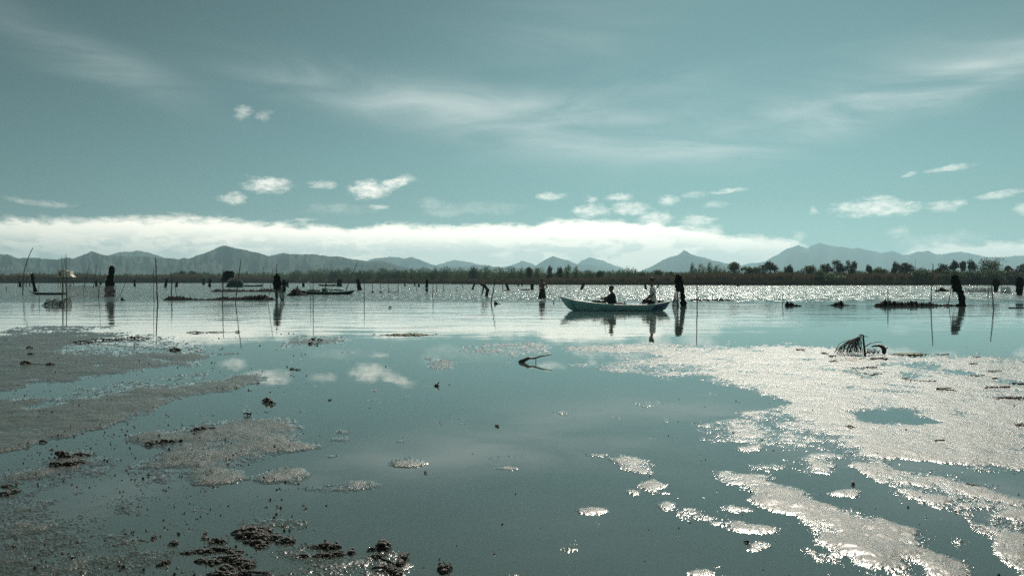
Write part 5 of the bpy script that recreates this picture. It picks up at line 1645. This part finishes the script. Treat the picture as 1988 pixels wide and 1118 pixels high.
# black weed and wrack strewn over the right flats
for k_, (x, y, w, h, l) in enumerate([(1975, 745, 14, 5, 'rightmost upper strand of black wrack by the right edge'), (1935, 752, 22, 5, 'thin strand of black wrack near the right edge'), (1960, 773, 32, 6, 'longest strand of black wrack at the right edge'), (1982, 826, 10, 8, 'dark wrack tuft cut by the right edge'),
                                      (1830, 755, 14, 6, 'short dark wrack tuft left of the long strands'), (1845, 757, 8, 3, 'tiny wrack bit right of the short tuft'), (1770, 738, 12, 3, 'thin wrack line right of the wrecked trap'), (1800, 740, 16, 3, 'second thin wrack line right of the wrecked trap'), (1757, 735, 5, 5, 'small wrack knot at the end of the thin line'),
                                      (1695, 726, 16, 3, 'dotted wrack line below the wrecked trap'), (1690, 713, 12, 4, 'small wrack patch just below the wrecked trap'), (1617, 692, 8, 4, 'wrack bit left of the trap foot'), (1620, 701, 9, 4, 'wrack bit lower left of the trap foot'), (1888, 706, 8, 4, 'wrack bit on the bright upper right flat'),
                                      (1930, 720, 16, 2.5, 'faint wrack line on the upper right flat'), (1898, 729, 14, 3, 'wrack line beside the upper right puddle'), (1932, 735, 5, 4, 'wrack knot beside the upper right puddle'), (1705, 697, 16, 6, 'dark log-like wrack at the right foot of the trap'), (1555, 680, 8, 5, 'wrack tuft on the flat left of the trap'),
                                      (1600, 686, 8, 4, 'thin wrack tuft nearest left of the trap'), (1890, 942, 5, 4, 'wrack crumb by the lower right channel'), (1826, 855, 10, 4, 'pale wrack curl below the long puddle'), (1650, 828, 6, 4, 'wrack crumb below the left end of the long puddle'), (1835, 688, 8, 3, 'wrack on the lagoon edge right of the green algae'), (1895, 693, 6, 3, 'wrack on the lagoon edge near right')]):
    rr = random.Random(400 + k_)
    mb = MB()
    for i in range(max(5, int(w * 0.9))):
        xo, yo = x + rr.uniform(-1, 1) * w, y + rr.uniform(-.5, .5) * h * .5
        p_ = gpm(xo, yo)
        kk = p_.y / F
        r = h * kk * rr.uniform(.2, .42)
        mb.lump(p_ + Vector((0, 0, r * .5)), (r * rr.uniform(1.2, 2.6), r * 1.5, r * .8), rr.randint(0, 9999), .4, 1)
        if rr.random() < .4:
            a_ = rr.uniform(-.9, .9)
            e = p_ + Vector((math.cos(a_) * r * 4, math.sin(a_) * r * 4, r * 1.0))
            mb.tube([p_ + Vector((0, 0, r * .4)), (p_ + e) / 2 + Vector((0, 0, r * .8)), e], [r * .35, r * .3, r * .12], 4)
    cs = [gpm(x + w * t_, y + h * .35 * math.sin(t_ * 4 + k_)) for t_ in np.linspace(-.95, .95, 9)]
    mb.tube([q + Vector((0, rr.uniform(-.05, .05), .002)) for q in cs], .0035, 5)
    tag(mb.make_at('wrack_strand', M['weed'], gpm(x, y)), l, 'seaweed', 'black wrack on the right flats')

# green algae mats
for k_, (x, y, w, h, l) in enumerate([(790, 650, 48, 5, 'olive green algae mat floating at the lagoon edge, centre left'), (1765, 688, 40, 5, 'pale green algae strip right of the wrecked trap')]):
    rr = random.Random(500 + k_)
    mb = MB()
    for i in range(110):
        xo, yo = x + rr.gauss(0, .45) * w, y + rr.gauss(0, .4) * h * .5
        p_ = gpm(xo, yo)
        kk = p_.y / F
        r = 2.2 * kk * rr.uniform(.6, 1.4)
        mb.lump(p_ + Vector((0, 0, r * .1)), (r * 2.0, r * 2.6, r * .55), rr.randint(0, 9999), .35, 1)
    mb.tube([gp(x + w * t_, y, .002) for t_ in np.linspace(-1.1, 1.1, 9)], .006, 5)
    tag(mb.make_at('algae_mat', M['algae'], gp(x, y)), l, 'algae')

# forked branch lying in the pool
D = gp(994, 703.5).y
mb = MB().tube([up(1008, 704.5, D), up(1012, 702, D), up(1020, 698.5, D), up(1027, 694.3, D), up(1029, 695, D), up(1036, 695.6, D), up(1050, 691.5, D), up(1072, 687.6, D)], [.030, .034, .026, .024, .016, .014, .011, .006], 7)
mb.tube([up(1010, 703.5, D) + Vector((0, .03, 0)), up(1015, 703, D) + Vector((0, .1, 0)), up(1018, 702, D) + Vector((0, .16, 0))], [.02, .014, .006], 5)
mb.tube([up(1040, 694.2, D), up(1040.4, 698, D), up(1040, 703, D) + Vector((0, 0, -.01))], [.007, .006, .005], 5)
tag(mb.make_at('forked_branch', M['darkwood'], gp(1012, 703.5)), 'dark forked branch propped in the still pool', 'branch')
mb = MB()
p0 = gp(848, 749)
for a_, b_ in (((-3, 0), (-1, 5)), ((0, 0), (5, 8)), ((2, 2), (5, -1)), ((-4, 1), (0, -1))):
    mb.tube([gp(848 + a_[0], 749, .004), up(848 + b_[0], 748 - b_[1], p0.y)], [.012, .004], 5)
tag(mb.make_at('twig_tuft', M['darkwood'], p0), 'tiny crossed twigs standing in the middle of the pool', 'twig')
for x, y, l in [(90, 858, 'short dark stick lying on the left mud bank')]:
    tag(MB().tube([gpm(76, 859) + Vector((0, 0, .008)), gpm(84, 858.4) + Vector((0, 0, .012)), gpm(92, 858.5) + Vector((0, 0, .006))], [.008, .01, .006], 5).make_at('stick', M['darkwood'], gpm(84, 858)), l, 'stick')

# wrecked trap of bent twigs on the right flat
D = gp(994, 689).y
c0 = gpm(1677, 694)
root = thing('wrecked_fish_trap', 'collapsed trap of bent dark twigs at the lagoon edge, right', 'fish trap', c0)
rr = random.Random(77)
MB().tube([up(1679.5, 699, D) - Vector((0, 0, .05)), up(1679, 685, D), up(1677.5, 672, D), up(1675.8, 656, D), up(1676.5, 650, D)], [.020, .019, .017, .015, .007], 7).make('post', M['dry_frond'], root)
MB().tube([up(1676, 651.5, D), up(1672, 649.5, D), up(1667, 650, D)], [.014, .011, .006], 5).make('twig', M['dry_frond'], root)
MB().tube([up(1677, 652.5, D), up(1681, 653.3, D), up(1686, 653.5, D)], [.010, .007, .004], 5).make('twig', M['dry_frond'], root)
for i in range(52):
    t_ = i / 51
    tx, ty = 1673 - 14 * t_ + rr.uniform(-2, 2), 651.5 + 8 * t_ + rr.uniform(-1, 3)
    ex, ey = 1619 + 56 * rr.random() ** .9, 683 + rr.uniform(-1, 3)
    mx, my = (tx + ex) / 2 - 6 * (1 - (ex - 1619) / 56) + rr.uniform(-4, 4), (ty + ey) / 2 - 4 + rr.uniform(-5, 4)
    d0, d1 = rr.uniform(-.12, .12), rr.uniform(-.30, .30)
    pts = [up(tx, ty, D + d0), up((tx + mx) / 2 - .6, (ty + my) / 2 - 1.4, D + d0 * .5 + d1 * .2), up(mx, my, D + d1 * .5), up((mx + ex) / 2 - 1, (my + ey) / 2 - .5, D + d1 * .8), up(ex, ey, D + d1)]
    MB().tube(pts, [r_ * rr.uniform(.5, 1.1) for r_ in (.004, .006, .007, .0065, .004)], 5).make('bent_twig', M['dry_frond'], root)
for i in range(34):
    x = rr.uniform(1624, 1680)
    y = rr.uniform(682, 692)
    a_ = rr.uniform(-5, 5)
    MB().tube([up(x, y, D + rr.uniform(-.2, .3)), up(x + a_, y - rr.uniform(2, 10), D + rr.uniform(-.2, .2))], [.006, .0025], 4).make('twig', M['dry_frond'], root)
MB().tube([up(1692, 673, D + .1), up(1700, 670.8, D + .08), up(1708, 670.5, D + .05), up(1714, 674, D), up(1717, 680, D - .05), up(1716, 686, D - .08)], [.008, .018, .026, .034, .036, .028], 8).make('arched_root', M['darkwood'], root)
MB().tube([up(1715, 677, D), up(1720, 676, D), up(1724, 674.5, D)], [.018, .014, .008], 6).make('root_stub', M['darkwood'], root)
MB().tube([up(1680, 673, D), up(1690, 666, D), up(1700, 664, D), up(1712, 663.5, D)], [.008, .007, .006, .004], 5).make('twig', M['dry_frond'], root)
for i in range(26):
    x = rr.uniform(1680, 1716)
    p_ = up(x, 685 + rr.uniform(-1, 2), D + rr.uniform(-.2, .2))
    MB().tube([p_, p_ + Vector((rr.uniform(-.06, .06), rr.uniform(-.05, .05), rr.uniform(.02, .09)))], [.007, .003], 4).make('twig', M['dry_frond'], root)

# float line at the right edge
mb = MB()
for i in range(9):
    p_ = gp(1960 + i * 4.2, 598 + (i % 2) * .5)
    mb.lump(p_ + Vector((0, 0, .01)), (.05, .05, .035), i, .1, 2)
mb.tube([gp(1958, 598, .005), gp(1975, 598.4, .005), gp(1998, 598, .005)], .006, 4)
tag(mb.make_at('float_line', M['netg'], gp(1975, 598)), 'string of small net floats near the right edge', 'float line')
# egret at the far shore
D = gp(994, 552).y
p0 = up(598, 552, D)
p0.z = 0.0
k = D / F
root = thing('egret', 'white egret standing far behind the moored boat', 'bird', p0)
b = MB()
ell(b, p0 + Vector((0, 0, .62)), (.34, .2, .24), 2)
cap(b, p0 + Vector((.22, 0, .72)), p0 + Vector((.30, 0, 1.12)), .08, .06)
ell(b, p0 + Vector((.34, 0, 1.16)), (.11, .07, .08), 2)
b.make('body', M['bird'], root)
MB().tube([p0 + Vector((.42, 0, 1.16)), p0 + Vector((.62, 0, 1.12))], [.03, .006], 5).make('beak', M['darkwood'], root)
for q in (-.06, .06):
    MB().tube([p0 + Vector((q, 0, -.2)), p0 + Vector((q, 0, .45))], .03, 5).make('leg', M['darkwood'], root)

# crumbs and pebbles of mud scattered over the left flats: uncountable
n = 5200
xs = RNG.uniform(-250, 1050, n)
ys = 640 + 590 * RNG.uniform(0, 1, n) ** 0.75
keep = RNG.random(n) < np.where(xs < 600, 1.0, 0.03)
xs, ys = xs[keep], ys[keep]
dens = fbm(xs / 90, ys / 30, 3, 55)
m_ = dens > 0.44
xs, ys = xs[m_], ys[m_]
x2, y2 = RNG.uniform(1250, 2250, 130), RNG.uniform(690, 1180, 130)
xs, ys = np.concatenate([xs, x2]), np.concatenate([ys, y2])
octv = np.array([(1, 0, 0), (-1, 0, 0), (0, 1, 0), (0, -1, 0), (0, 0, 1), (0, 0, -1)], float)
octf = np.array([(0, 2, 4), (2, 1, 4), (1, 3, 4), (3, 0, 4), (2, 0, 5), (1, 2, 5), (3, 1, 5), (0, 3, 5)])
V, T = [], []
for i, (x, y) in enumerate(zip(xs, ys)):
    p_ = gpm(float(x), float(y))
    r = (0.0018 + 0.0042 * RNG.random() ** 2.5) * (1 + p_.y / 9)
    q = octv * r * RNG.uniform(.6, 1.4, (6, 1)) + np.array([p_.x, p_.y, p_.z + r * .5])
    V.append(q)
    T.append(octf + i * 6)
fast_tris('mud_crumbs', np.concatenate(V), np.concatenate(T), M['clod'], 'countless dark crumbs of mud strewn over the flats')
